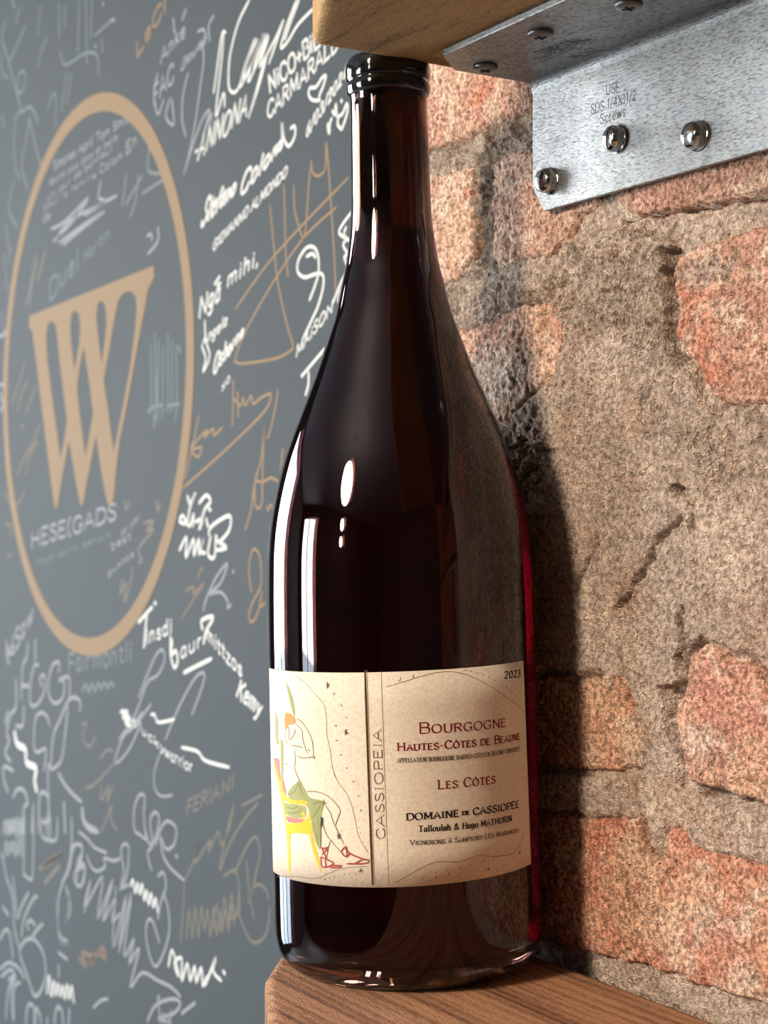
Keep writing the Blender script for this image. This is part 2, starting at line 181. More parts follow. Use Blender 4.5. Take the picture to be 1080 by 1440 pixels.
('S','d',4.5,'1345.8,392.4 1361.9,371.1 1367.3,354.8|1324.6,396 1345.7,374'),
('S','g',4,'1453.9,295.4 1435.7,290.4 1435.6,279.8 1453.7,270.4|1453.9,288.2 1438.5,269.4|1442.1,338.8 1454.3,338.3|1436.1,340.8 1442.2,339.7'),
('S','v',4,'1295.3,-136.5 1291.9,-144.4 1285.1,-168.5 1262.3,-166.7|1259.4,-125.3 1268.9,-152.4'),
('S','d',5,'1336.7,-120.3 1309,-111 1279,-97.2 1329.7,-116.9 1282.3,-99.9|1322.6,-129.8 1285.5,-109'),
('S','p',5,'1237.1,-172.5 1218.7,-174.5 1230.9,-167.1 1200.8,-164.3 1212.7,-171.1 1183.4,-152.4 1177.7,-159.1 1195,-157')]
MONOGRAM = ['1367.2,347.1 1081.4,350.2 1080.2,341.7 1087,337.7 1092.6,334.2 1098.3,321.5 1111.7,297.4 1123.4,274.1 1135.3,251.8 1147.5,230.7 1155.6,207.5 1160.5,187.6 1165.6,184.1 1169.8,180.3 1174.5,184.3 1183.1,197.9 1192,217.7 1200,235.5 1207.5,221.3 1220.9,198.8 1227.7,185 1232.3,181.7 1236.9,185.2 1245,199.4 1253.6,216.9 1263.3,235.4 1270.5,222.2 1280.2,205 1287.5,189.1 1291.4,181.9 1294.9,180.8 1300,184.5 1306.7,200.8 1318.3,229 1331.6,262.7 1347.8,305.6 1358.9,331.9 1362.7,335.6 1368.8,337.6',
'1306.1,336.1 1316.4,334.8 1321,326.2 1317.7,304.5 1305.7,275.7 1292.9,244.1 1283.7,221.1 1275.5,235.2 1268.2,251.6 1275.7,272 1288.3,305.1 1293.4,323.4 1297.5,331.9',
'1248.7,338.1 1256.7,336.2 1260,326.2 1256.6,310.1 1250.3,291.4 1244.6,299.5 1239.1,309.9 1236.4,322.1 1239.2,333.4',
'1188.7,338.6 1195.7,336.7 1199.2,327.3 1194.7,311.6 1187.1,290.5 1181.6,304.3 1177.3,318.8 1177.4,327.8 1180.9,334.2',
'1129.7,338.2 1141.9,338 1152.1,333.7 1160.4,319.9 1168.7,303 1182.7,276.6 1172.7,254.2 1160.7,222.4 1151.6,238.2 1139.4,259.4 1127.5,281.6 1117.7,308 1114.6,323.4 1115.8,331.4 1121.7,336',
'1228.4,307.3 1237.6,291.1 1243.5,275.2 1235,250.4 1223.3,221.2 1214.3,238.5 1206.3,253.3 1214.5,276.8']
BRICKS = [
('600.9,372.9 494.7,335.3 494.7,324.5 518.4,327.5 531.8,327.6 546.7,327.9 559.6,327.1 572.9,325.9 593.4,327.3 609.7,327.4 612.7,360.1',0,'pink'),
('623.5,318.6 595.2,316.6 572.9,315.4 561.2,314.4 558.1,307.6 560.2,299.2 557,288.3 556.5,276.5 564.9,273.3 573,267.5 589.5,266 609.7,266 623.5,267',0,'pale'),
('545.7,313.2 531.8,315.1 512.8,315.7 494.8,316.4 481.8,295 475.5,284.6 488.3,281.5 496.2,273.3 508.3,269.6 527.1,270 541.8,268.1 546.8,272.8 546.3,286.6 547.8,299.9',-0.3,'pale'),
('468.5,282.1 464.4,307.4 437.9,311.9 386,314.2 379.9,271.6 402.5,272.8 423.3,274 441.7,274.3 457.2,275.6',-0.4,'red'),
('623.5,251.1 595.2,251.9 573,251.3 564.9,246.6 551.9,250.2 534.4,252.8 512.9,253.6 502,251.2 499.3,241.1 502.5,225 513,217.6 524.8,215.1 531,207.6 541.9,205.3 573,207 623.5,206.6',0,'pinkpale'),
('433.6,259.8 416.3,261.7 395.9,263.3 383.1,263.5 373.8,236.8 377,205.5 396.1,204 413,204.6 417.2,210.2 421.4,215.8 425.3,220.5 432.6,225.4 434.8,231.8 433.6,241.5 435.8,251.7',0.9,'orangepink'),
('427.8,122.7 419.5,125.6 410.2,123.3 407.4,119.4 398.4,120.5 390,114.7 380.5,111.6 377.4,94.9 383.8,71.5 392,73.2 408.9,76 426.4,76.7 432.2,85.5 435.9,98.7 434.7,104.5 430,107.8',1.6,'rose'),
('481.8,108.4 475.9,110.5 469.7,116.4 464.8,112.1 461.2,114.1 459.3,103.5 458.1,96.5 453.8,91.3 448.4,90.7 449.1,84.3 450.7,78.6 465.7,75.1 481,73.7 499.7,72.4 522.6,70.7 547,68.8 547,107.4 513.2,107.7 495.2,109.8',0.3,'tan'),
('486.2,57.7 474,57.9 461.8,60.8 452.7,61.6 451.5,53.7 449.2,49.8 443.9,49.5 440.1,53.1 440.1,59 432.3,61.7 425.1,56.3 414.2,56.2 399.9,55 380.7,55.7 377.7,31.9 380.9,10.5 390.3,9.2 403.8,8.7 424.1,8.5 448.6,8.5 465.9,7.1 479.5,5.6 499.8,5.4 522.7,4.6 547.1,3.7 547.1,52.7 513.3,55.3',1,'fire'),
('595.2,195.9 546.9,199.8 547,117.5 595.3,116.2',-0.2,'pale'),
('623.6,105 557.2,109.6 557.3,68.7 623.6,63.9',0,'tan'),
('623.6,48 557.3,55.6 557.3,4.5 623.6,-2.5',0,'fire'),
('486.7,-10.3 454,-6.2 417.1,-4.1 384,-2.3 384.1,-30.7 486.8,-52.7',-0.2,'tan')]
SMEARS = [
('499.3,274.3 473.5,274.6 451.4,269 436.1,262.9 436.6,249.3 435.9,231.9 433.7,225 425.3,218.6 420,208.4 413,203.6 386.4,202.5 367.9,201.5 368.3,115.9 389.9,116.5 399.7,120.9 406.4,120 410.5,124 419.5,126.3 428.1,123.4 430.3,111 436.6,104.3 437,98.1 433,85.7 438.5,78.1 448,80.6 446.8,90.8 453.8,91.9 456.9,98.7 459.2,108.7 466.5,107.6 470.6,103.9 473.8,112.7 486.5,107.8 499.6,110.8 522.6,106.4 547,104.5 562.4,123.9 573,177.1 546.9,194 531,209 520,216.5 501.6,224.4 498.4,241 501.1,250.8 506.1,258.3 497.1,268',1.9),
('453.8,91.3 444.1,92.4 434.8,86 431.2,75.4 420.4,75.1 396.6,73 383.8,71.5 383.8,55.1 396.7,55.2 413.5,55.6 424.7,56.1 433,61.6 439.3,59.4 439.4,52.7 444.6,49.1 450,49.9 451.9,61.2 465.8,57.8 486.6,57.1 522.6,53.4 522.6,68.7 482.3,73 453.8,77.4',0.9),
('456.9,108.9 451.8,105.5 446,103.4 446,92.2 451.8,91 456.5,96.1',1.6),
('581.2,255.8 562.3,262.6 541.8,267.2 522.3,268.2 501.5,265.3 499.3,252 512.9,252.2 534.4,251.1 546.8,247.6 558.1,244.4 567.6,247.8 589.5,248.2',0.5)]
COARSE = [
'499.3,277.8 473.4,276.4 438,267 435.1,249.1 435.9,226.9 421.8,208.6 367.9,202.6 368,175.9 402.9,174.3 430.9,177.2 442,189.9 453.5,210.7 469.4,235.3 494.9,237.9 503.8,252.5',
'539.4,208.1 520,211.1 513,192.7 508.5,170.6 517.8,151.2 541.9,150.8 557.2,176.9',
'562.2,317.3 541.7,313.3 541.8,268.6 564.9,265.9',
'595.2,266.7 499.3,265.6 499.3,249.2 541.8,242.7 595.2,245.1',
'618.7,336.2 517.5,332.3 517.5,310 551.8,312.3 595.2,316']
CRACKS = [
('438.8,261.1 436.9,258.8 436.6,249.3 437.7,239.5 437,232 438.1,227.1 434.4,223.8 432.2,222.1',2.2,14),
('465.2,275.9 453.3,276.2 430.6,274.4 405.9,273.2 389.4,271.5',0.9,6),
('431.6,177.2 425.4,174.7 422.9,169.8 424.4,163.7',2,5),
('430.2,167.4 436.4,164.4 442.1,160 445.1,153.7 449,148.6 455.6,143.3 459.6,138.1 464.8,135',1.5,4.5),
('475.8,159.8 478.7,154.5 482.1,149.1 487.3,143.7 488.1,139.9',1.1,3.5),
('509.4,193.7 497.2,192.1 486.3,190.3',1,1.5),
('429.2,135.5 431,130.5 429.6,124.5 431.8,118.2 430.3,111 434.7,107.4 440.3,106.9',1.7,8),
('420.2,128.7 422,124.9 425.6,123',0.8,2.5),
('426.4,76.7 416.9,75.4 403.2,74.4 392,74.1',1,6),
('434.8,98.8 432.2,91.2 430.4,84 426.4,77.2',1,6),
('422.2,75.8 413.4,73 406.6,72.3 393.3,72.3',0.7,2.5),
('480.2,74.6 465.7,75.1 450.7,78.6 449.9,80.4',0.4,1.2),
('422.1,99.5 446,92.2',0.01,0.1),
('559.6,313.8 557,294.2 556,270.6',0.7,1.5),
('545.7,311.2 546.8,292.5 546.8,272.2',0.7,1.5),
('447.2,103.3 446,97.2 446.8,92.1 451.8,89 449.1,81.8',0.5,1.2),
('416.6,176.9 406.2,178.4',0.7,1)]
PATCHES = [
(421.7,230.4,9.1,14.6,'orange'),
(430.7,238.7,3.6,12.3,'orange'),
(416.4,217.8,7.6,7.2,'orange'),
(395.9,267.5,12.9,4.7,'orange'),
(474,50.1,12.2,15.6,'orange'),
(479,30.9,9.1,23.6,'orange'),
(461.8,57.2,10.2,3.6,'orange'),
(434.9,57.6,5.9,3.4,'orange'),
(417,50.9,10.3,7.2,'orange'),
(400,45.7,6.6,9.3,'orange'),
(393.4,53.9,6.4,3.7,'orange'),
(461.9,16.2,14.1,6.1,'orange'),
(424.1,26.7,14,14.5,'chalk'),
(400.1,15.4,13,7,'chalk'),
(453.9,43.2,11.5,10.1,'tanp'),
(442.4,27.8,21.9,12.4,'tanp'),
(396.7,39.4,6.5,9.3,'chalk'),
(413.6,21.7,10.2,7.1,'rose'),
(564.9,302.9,4.2,5.9,'orange'),
(481.8,318.9,4.2,2.1,'orange'),
(546.7,347.7,10,5.8,'rose'),
(557,341.3,6.2,2.9,'orange'),
(413.3,105.2,13.5,9.5,'rose'),
(420.3,92.5,10.4,4.8,'chalk'),
(413.4,79.4,2.8,2.4,'orange'),
(513,239.8,10,11.1,'tanp'),
(541.8,228.3,19.5,8.6,'chalk'),
(529.4,303.8,9.6,8.5,'chalk'),
(572.9,290.9,15.9,12,'tanp'),
(451.9,71.8,4.6,2,'tanp'),
(470.6,63.6,8.1,2.1,'tanp'),
(434.7,132.8,7.3,3.5,'rose'),
(522.3,259,11.7,4.5,'grey'),
(416.3,251.6,13.7,3.4,'grey'),
(403.2,80.3,13.1,4.7,'tanp')]
BOTTLE_BASE = (0.32980, 0.52922, 0.0)
BOTTLE_AXES = ((0.85639, -0.51579, 0.02367),
    (0.51594, 0.85663, -0.0),
    (-0.02027, 0.01221, 0.99972))
PROFILE = [(16.36,51.20), (40.65,50.95), (81.17,50.91), (118.23,50.89), (133.12,50.76), (152.36,50.25), (165.10,49.05), (176.49,46.91), (188.43,43.82), (198.20,40.46), (209.60,35.75), (221.01,31.03), (230.25,27.52), (238.40,24.54), (245.20,22.25), (257.44,19.40), (264.24,17.78), (275.13,16.15), (284.65,15.40), (292.82,15.21), (311.89,14.94), (327.70,14.68)]
SEAL = [(328.25,15.22), (329.34,15.90), (330.98,16.20), (332.34,16.09), (333.43,15.63), (334.52,16.17), (338.07,16.31), (340.52,15.98), (341.89,15.09), (342.71,13.32), (342.98,0.03)]
WINE_LEVEL = 275.9
LABEL_RADIUS = 51.2
LABEL_CORNERS = [(-68.0, 112.35), (-69.78, 36.49), (55.66, 39.6), (53.16, 114.03)]
LABEL_TEXT = [
('Bourgogne',5.01,91.52,40.37,91.46,3.7,'red',0.16,'s'),
('Hautes-Côtes de Beaune',-2.73,85.65,48.7,85.92,2.76,'red',0.16,'s'),
('APPELLATION BOURGOGNE HAUTES-CÔTES DE BEAUNE CONTRÔLÉE',-2.82,81.56,48.75,81.8,1.48,'grey',0.085,'n'),
('Les Côtés',11.24,71.86,34.23,71.96,3.07,'red',0.16,'s'),
('DOMAINE',-0.07,61.41,18.77,61.69,2.3,'ink',0.17,'n'),
('DE',20.01,62.13,22.81,62.05,1.23,'ink',0.14,'n'),
('CASSIOPÉE',24.24,61.78,47.08,61.59,2.3,'ink',0.17,'n'),
('Talloulah & Hugo MATHURIN',3.98,57.2,42.51,57.28,2.04,'ink',0.125,'n'),
('Vignerons à Sampigny-Lès-Maranges',0.96,52.71,45.98,52.79,1.74,'grey',0.1,'s'),
('2023',40.23,108.65,50.33,108.45,2.45,'ink',0.18,'n'),
('CASSIOPEIA',-7.83,54.79,-8.3,93.03,2.94,'brown',0.115,'n')]
LABEL_ART = [
('printed_rule','rule',0.85,'l','-13.6,113.81 -13.16,76.85 -12.64,38.8'),
('printed_rule','brown',0.18,'l','-12.93,114.17 -11.89,38.82|-7.8,114.14 -7.4,76.89 -6.85,39.03'),
('printed_line_art','brown',0.17,'l','-44.4,111.43 -38.67,108.88 -36.1,106.93 -32.71,104.08 -30.19,101.76 -29.16,97.7 -29.04,90.62 -27.71,85.47 -27.2,79.91 -25.37,75.17|-26.82,77.6 -24.55,74.01 -21.31,70.09 -19.78,66.45 -18.51,61.33 -17.64,56.57 -15.77,52.58 -13.9,50.06|-6.23,107.97 0.78,109.95 5.66,111.31 11.24,112.49 17.62,112.55 24.36,110.71 31.69,107.15 40.11,102.45 50.84,96.72|-5.24,39.42 -0.34,41.92 4.56,44.65 9.5,46.33 13.5,46.29 18.14,45.8 21.91,46.5 26.44,47.35 31.86,46.17 37.9,45.64 44.1,45.89 47.82,49.25 50.43,51.81|-63.09,35.71 -47.29,38.49 -35.68,39.34 -28.92,42.11 -22.81,44.27 -13.64,45.29'),
('printed_star','ink',0.22,'l','-28.82,109.64 -27.54,107.45|-27.4,109.31 -28.79,107.59|-29.22,108.51 -27.07,108.39|-28.19,109.66 -28.35,107.05|-22.17,92.37 -20.15,91.69|-20.72,93.16 -21.79,91.09|-21.87,92.94 -20.44,91.31|-21.13,93.15 -21.18,91.11|-26.12,55.54 -23.98,55.38|-25.01,56.54 -25.08,54.12|-25.88,56.3 -24.3,54.44|-24.25,56.29 -25.84,54.44|-32.14,66.81 -29.81,66.62|-30.93,67.84 -31.09,65.59|-31.79,67.4 -30.15,66.03|-17.77,43.46 -15.8,43.73|-17.15,44.41 -16.41,42.79|-16.36,44.63 -17.39,42.93|29.56,42.17 30.78,41.62|29.85,41.55 30.62,42.42|28.41,42.08 28.89,41.97|45.97,45.07 47.46,45.57|46.18,45.79 47.23,44.76|-35.59,82.37 -34.34,82.27|-35.06,83.16 -34.85,81.86|-37.85,85.02 -37.07,84.7|-37.31,85.25 -37.6,84.4|-40.67,66.41 -40.01,66.03|-40.1,66.66 -40.58,65.85'),
('printed_letters','ink',0.18,'l','-26.26,105.99 -25.19,105.58 -25.85,105.08 -26.49,105.54|-23.6,101.79 -22.35,101.45 -22.99,101.07|-21.63,97.28 -20.61,97.23 -20.83,96.67|-25.71,94.3 -24.86,93.95 -25.28,94.5|-25.43,88.92 -24.48,89.03 -25.21,89.11|-23.86,83.97 -23.02,83.82 -23.64,84.24|-21.68,79.61 -20.87,79.38 -21.49,79.13|-19.36,74.97 -18.37,74.82 -19.18,74.43|-17.57,70.05 -16.83,69.7 -17.39,69.57|-16.43,65.28 -16.26,64.37 -15.93,65.04|-17.38,58.98 -17.11,58.62|-16.84,56.97 -16.45,56.69|-15.74,53.87 -15.36,53.52|-15.01,52.24 -14.63,52.03|-14.27,50.72 -13.89,50.58|-31.77,39.22 -31.19,39.84 -30.92,39.31|-29.66,39.99 -28.97,40.25|-27.63,40.37 -27.17,40.97|-25.43,40.93 -25.08,41.4|-23.3,41.65 -23.07,42.14|-21.22,42.05 -20.88,42.55|-19.19,42.39 -18.58,42.57|4.47,40.66 5.21,41.25 5.36,41.48|9.63,41.49 9.76,40.86 10.17,41.22|14.17,42.37 14.3,41.64 14.62,42.1|18.6,43.53 18.91,42.92|23.08,44.67 23.28,43.92|27.67,45.1 28.26,44.88 28.45,45.49|32.33,44.97 32.83,44.41|34.42,40.99 34.84,41.52|38.93,42.17 39.54,42.57|43.5,43.6 44.03,44.11|-1.94,110.31 -1.34,110 -0.88,111.5|3.1,111.21 3.83,111.07 3.24,111.69 3.86,112.16|21.98,112.8 23.02,112.86|24.4,112.41 25.25,112.24|26.89,111.64 27.62,111.41|29.48,110.98 30.39,110.55|32.17,109.87 33.2,109.37|34.99,108.61 35.83,108.18|37.98,107.27 38.87,106.7|40.71,105.8 41.65,105.1|43.63,103.99 44.32,103.12|46.81,102.14 47.58,101.31'),
('printed_chair','yellow',0.5,'f','-60.11,74.44 -56.83,74.85 -55.12,71.21 -53.64,65.64 -51.94,58.21 -51.19,57.16 -37.11,59.06 -36.72,54.78 -35.32,50.81 -32.86,42.46 -33.35,42.22 -36.41,48.44 -38.33,54.23 -38.85,54.74 -49.33,53.41 -49.69,45.16 -50.87,39.25 -51.64,39.32 -51.78,44.84 -52.22,52.43 -53.24,56.87 -55.09,63.53 -58.15,70.05|-63.72,79.52 -60.57,76.42 -56.49,72.29 -59.12,71.95 -62.62,75.38'),
('printed_chair','yellow',1.6,'l','-54.01,66.94 -50.79,65.82 -46.86,65.35 -42.43,65.85 -39.57,65.77 -37.74,64.07 -37.56,61.46 -38.69,59.65 -40.36,59.09 -41.59,59.9 -41.72,61.2 -40.55,61.71 -40.31,60.6'),
('printed_cushion','rose',0.3,'f','-62.99,79.42 -57.54,79.88 -56.8,75.34 -56,72.36 -56.99,72.23|-55.89,74.2 -54.14,72.88 -51.84,68.56 -52.71,67.3 -54.71,70.5|-51.46,59.8 -46.43,59.51 -41.76,59.88 -41.51,58.77 -50.79,57.6'),
('printed_drape','sage',0.3,'f','-50.68,68.13 -48.02,70.54 -43.98,73.06 -42.75,73.57 -40.77,71.68 -38.39,68.52 -36.31,67.77 -31.89,67.39 -31.22,66.14 -32.27,62.32 -32.89,57.78 -33.11,50.28 -34.31,50.91 -35.73,53.76 -36.88,58.15 -37.32,60.73 -38.53,64.37 -41.27,65.59 -46.19,65.62 -49.63,66.54|-53.29,64.15 -46.22,64.66 -40.17,64.58 -40.28,61.55 -43.86,60.01 -47.1,59.61 -52.23,60.46'),
('printed_line_art','green_ink',0.22,'l','-50.33,67.6 -46.04,69.24 -43.39,72.56 -42.34,68.5|-42.77,73 -41.71,69.7 -40.03,68.55|-36.39,65.32 -33.83,66.67 -31.44,66.49|-36.53,60.81 -33.93,63.67 -32.4,66.05|-51.32,62.88 -46.96,63.05 -44.32,64.12|-50.63,61.06 -45.04,61.77 -41.92,63.64|-36.06,59.35 -35.15,56.07 -34.28,52.04|-33.97,62.17 -33.62,57.71 -34,53.19'),
('printed_leaf','sage',0.3,'f','-50.35,108.6 -47.9,106.47 -45.71,102.42 -44.89,98.68 -44.64,96.8 -45.59,97.11 -47.13,100.04 -48.69,104.5|-59.69,97.46 -57.72,93.77 -58.01,89.1 -57.21,85.33 -59.35,85.48 -60.85,89.58|-55.66,86.65 -53.43,86.49 -54.15,72.59 -55.52,72.42'),
('printed_hair','amber',0.3,'f','-50.88,97.27 -48.28,97.48 -45.3,96.37 -44.43,94.16 -46.73,93.41 -49.19,93.01 -51.19,90.54 -51.64,92.8 -51.77,95.09'),
('printed_line_art','brown',0.28,'l','-51.59,90.51 -51.32,87.85 -49.87,86.08|-49.21,92.63 -48.57,90.78 -49.03,88.45 -47.64,87.81 -45.21,90.3 -44.52,91.88|-43.75,95.73 -40.82,94.8 -37.63,91.62 -35.67,87.99 -35.33,82.76|-43.83,93.45 -40.93,91.77 -40.48,88.41 -38.93,84.75 -37.89,83.7|-43.95,82.26 -40.14,81.83 -35.33,82.69|-45.44,84.59 -44.96,80.46 -45.68,78.49 -45.1,76.65 -43.91,74.87 -43.05,73.44|-44.51,75.47 -43.33,74.08 -42.77,73|-39.16,69.95 -35.72,70.34 -31.81,70.01 -28.18,68.59 -26.03,66.87|-26.03,66.87 -24.17,64.38 -25.3,61.72 -26.24,59.06|-30.53,65.82 -28.32,63.37 -27.5,60.83 -25.02,56.17 -23.01,52.59|-31.65,59.38 -30.8,56.47 -28.59,53.68 -25.17,50.59 -22.3,48.01|-28.6,53.3 -29.58,50.61 -30.62,46.42|-32.69,59.67 -32.64,54.81 -32.85,51.06|-51.76,78.62 -50.2,78.79|-47.38,85.93 -44.12,85.84 -40.57,85.57'),
('printed_shadow','ink2',0.3,'f','-32.53,61.74 -31.37,60.9 -31.91,58.62 -32.75,57.42 -32.66,60.42'),
('printed_sandal','sandal',0.55,'l','-32.96,50.67 -31.44,50.45 -29.57,50.99 -32.46,48.11|-32.96,47.31 -30.61,46.79 -28.8,46.21 -27.48,45.59 -29.31,44.31 -32.58,43.99 -32.96,47.31|-31.09,46.38 -30.69,44.18|-27.95,44.8 -24.47,44.9 -24.92,44.31 -28.87,43.98|-24.34,49.91 -22.2,51.9 -22.29,48.19 -24.34,49.91|-22.63,51.13 -20.62,49.4 -15.89,47.78 -13.97,47.48 -13.99,46.56 -16.72,46.09 -22.15,45.8|-22.29,48.19 -20.62,49.4|-15.89,47.78 -18.69,46.18|-32.39,50.36 -30.6,47.17')]
BRACKET_TEXT = [('USE', 468.2, 322.5, 459.6, 321.6, 4.2), ('SDS 1/4X11/2', 476.9, 317.2, 450.6, 316.7, 4.2), ('Screws', 471.5, 312.3, 456.5, 312.4, 4.2)]
BRACKET_UNDER_TEXT = [('SIMPSON', 357.3, 478.2, 359.7, 457.6, 6), ('Strong-Tie', 362.2, 484.8, 361.6, 453.5, 5.5), ('ML26Z', 370.4, 476.6, 371.4, 462.5, 5)]

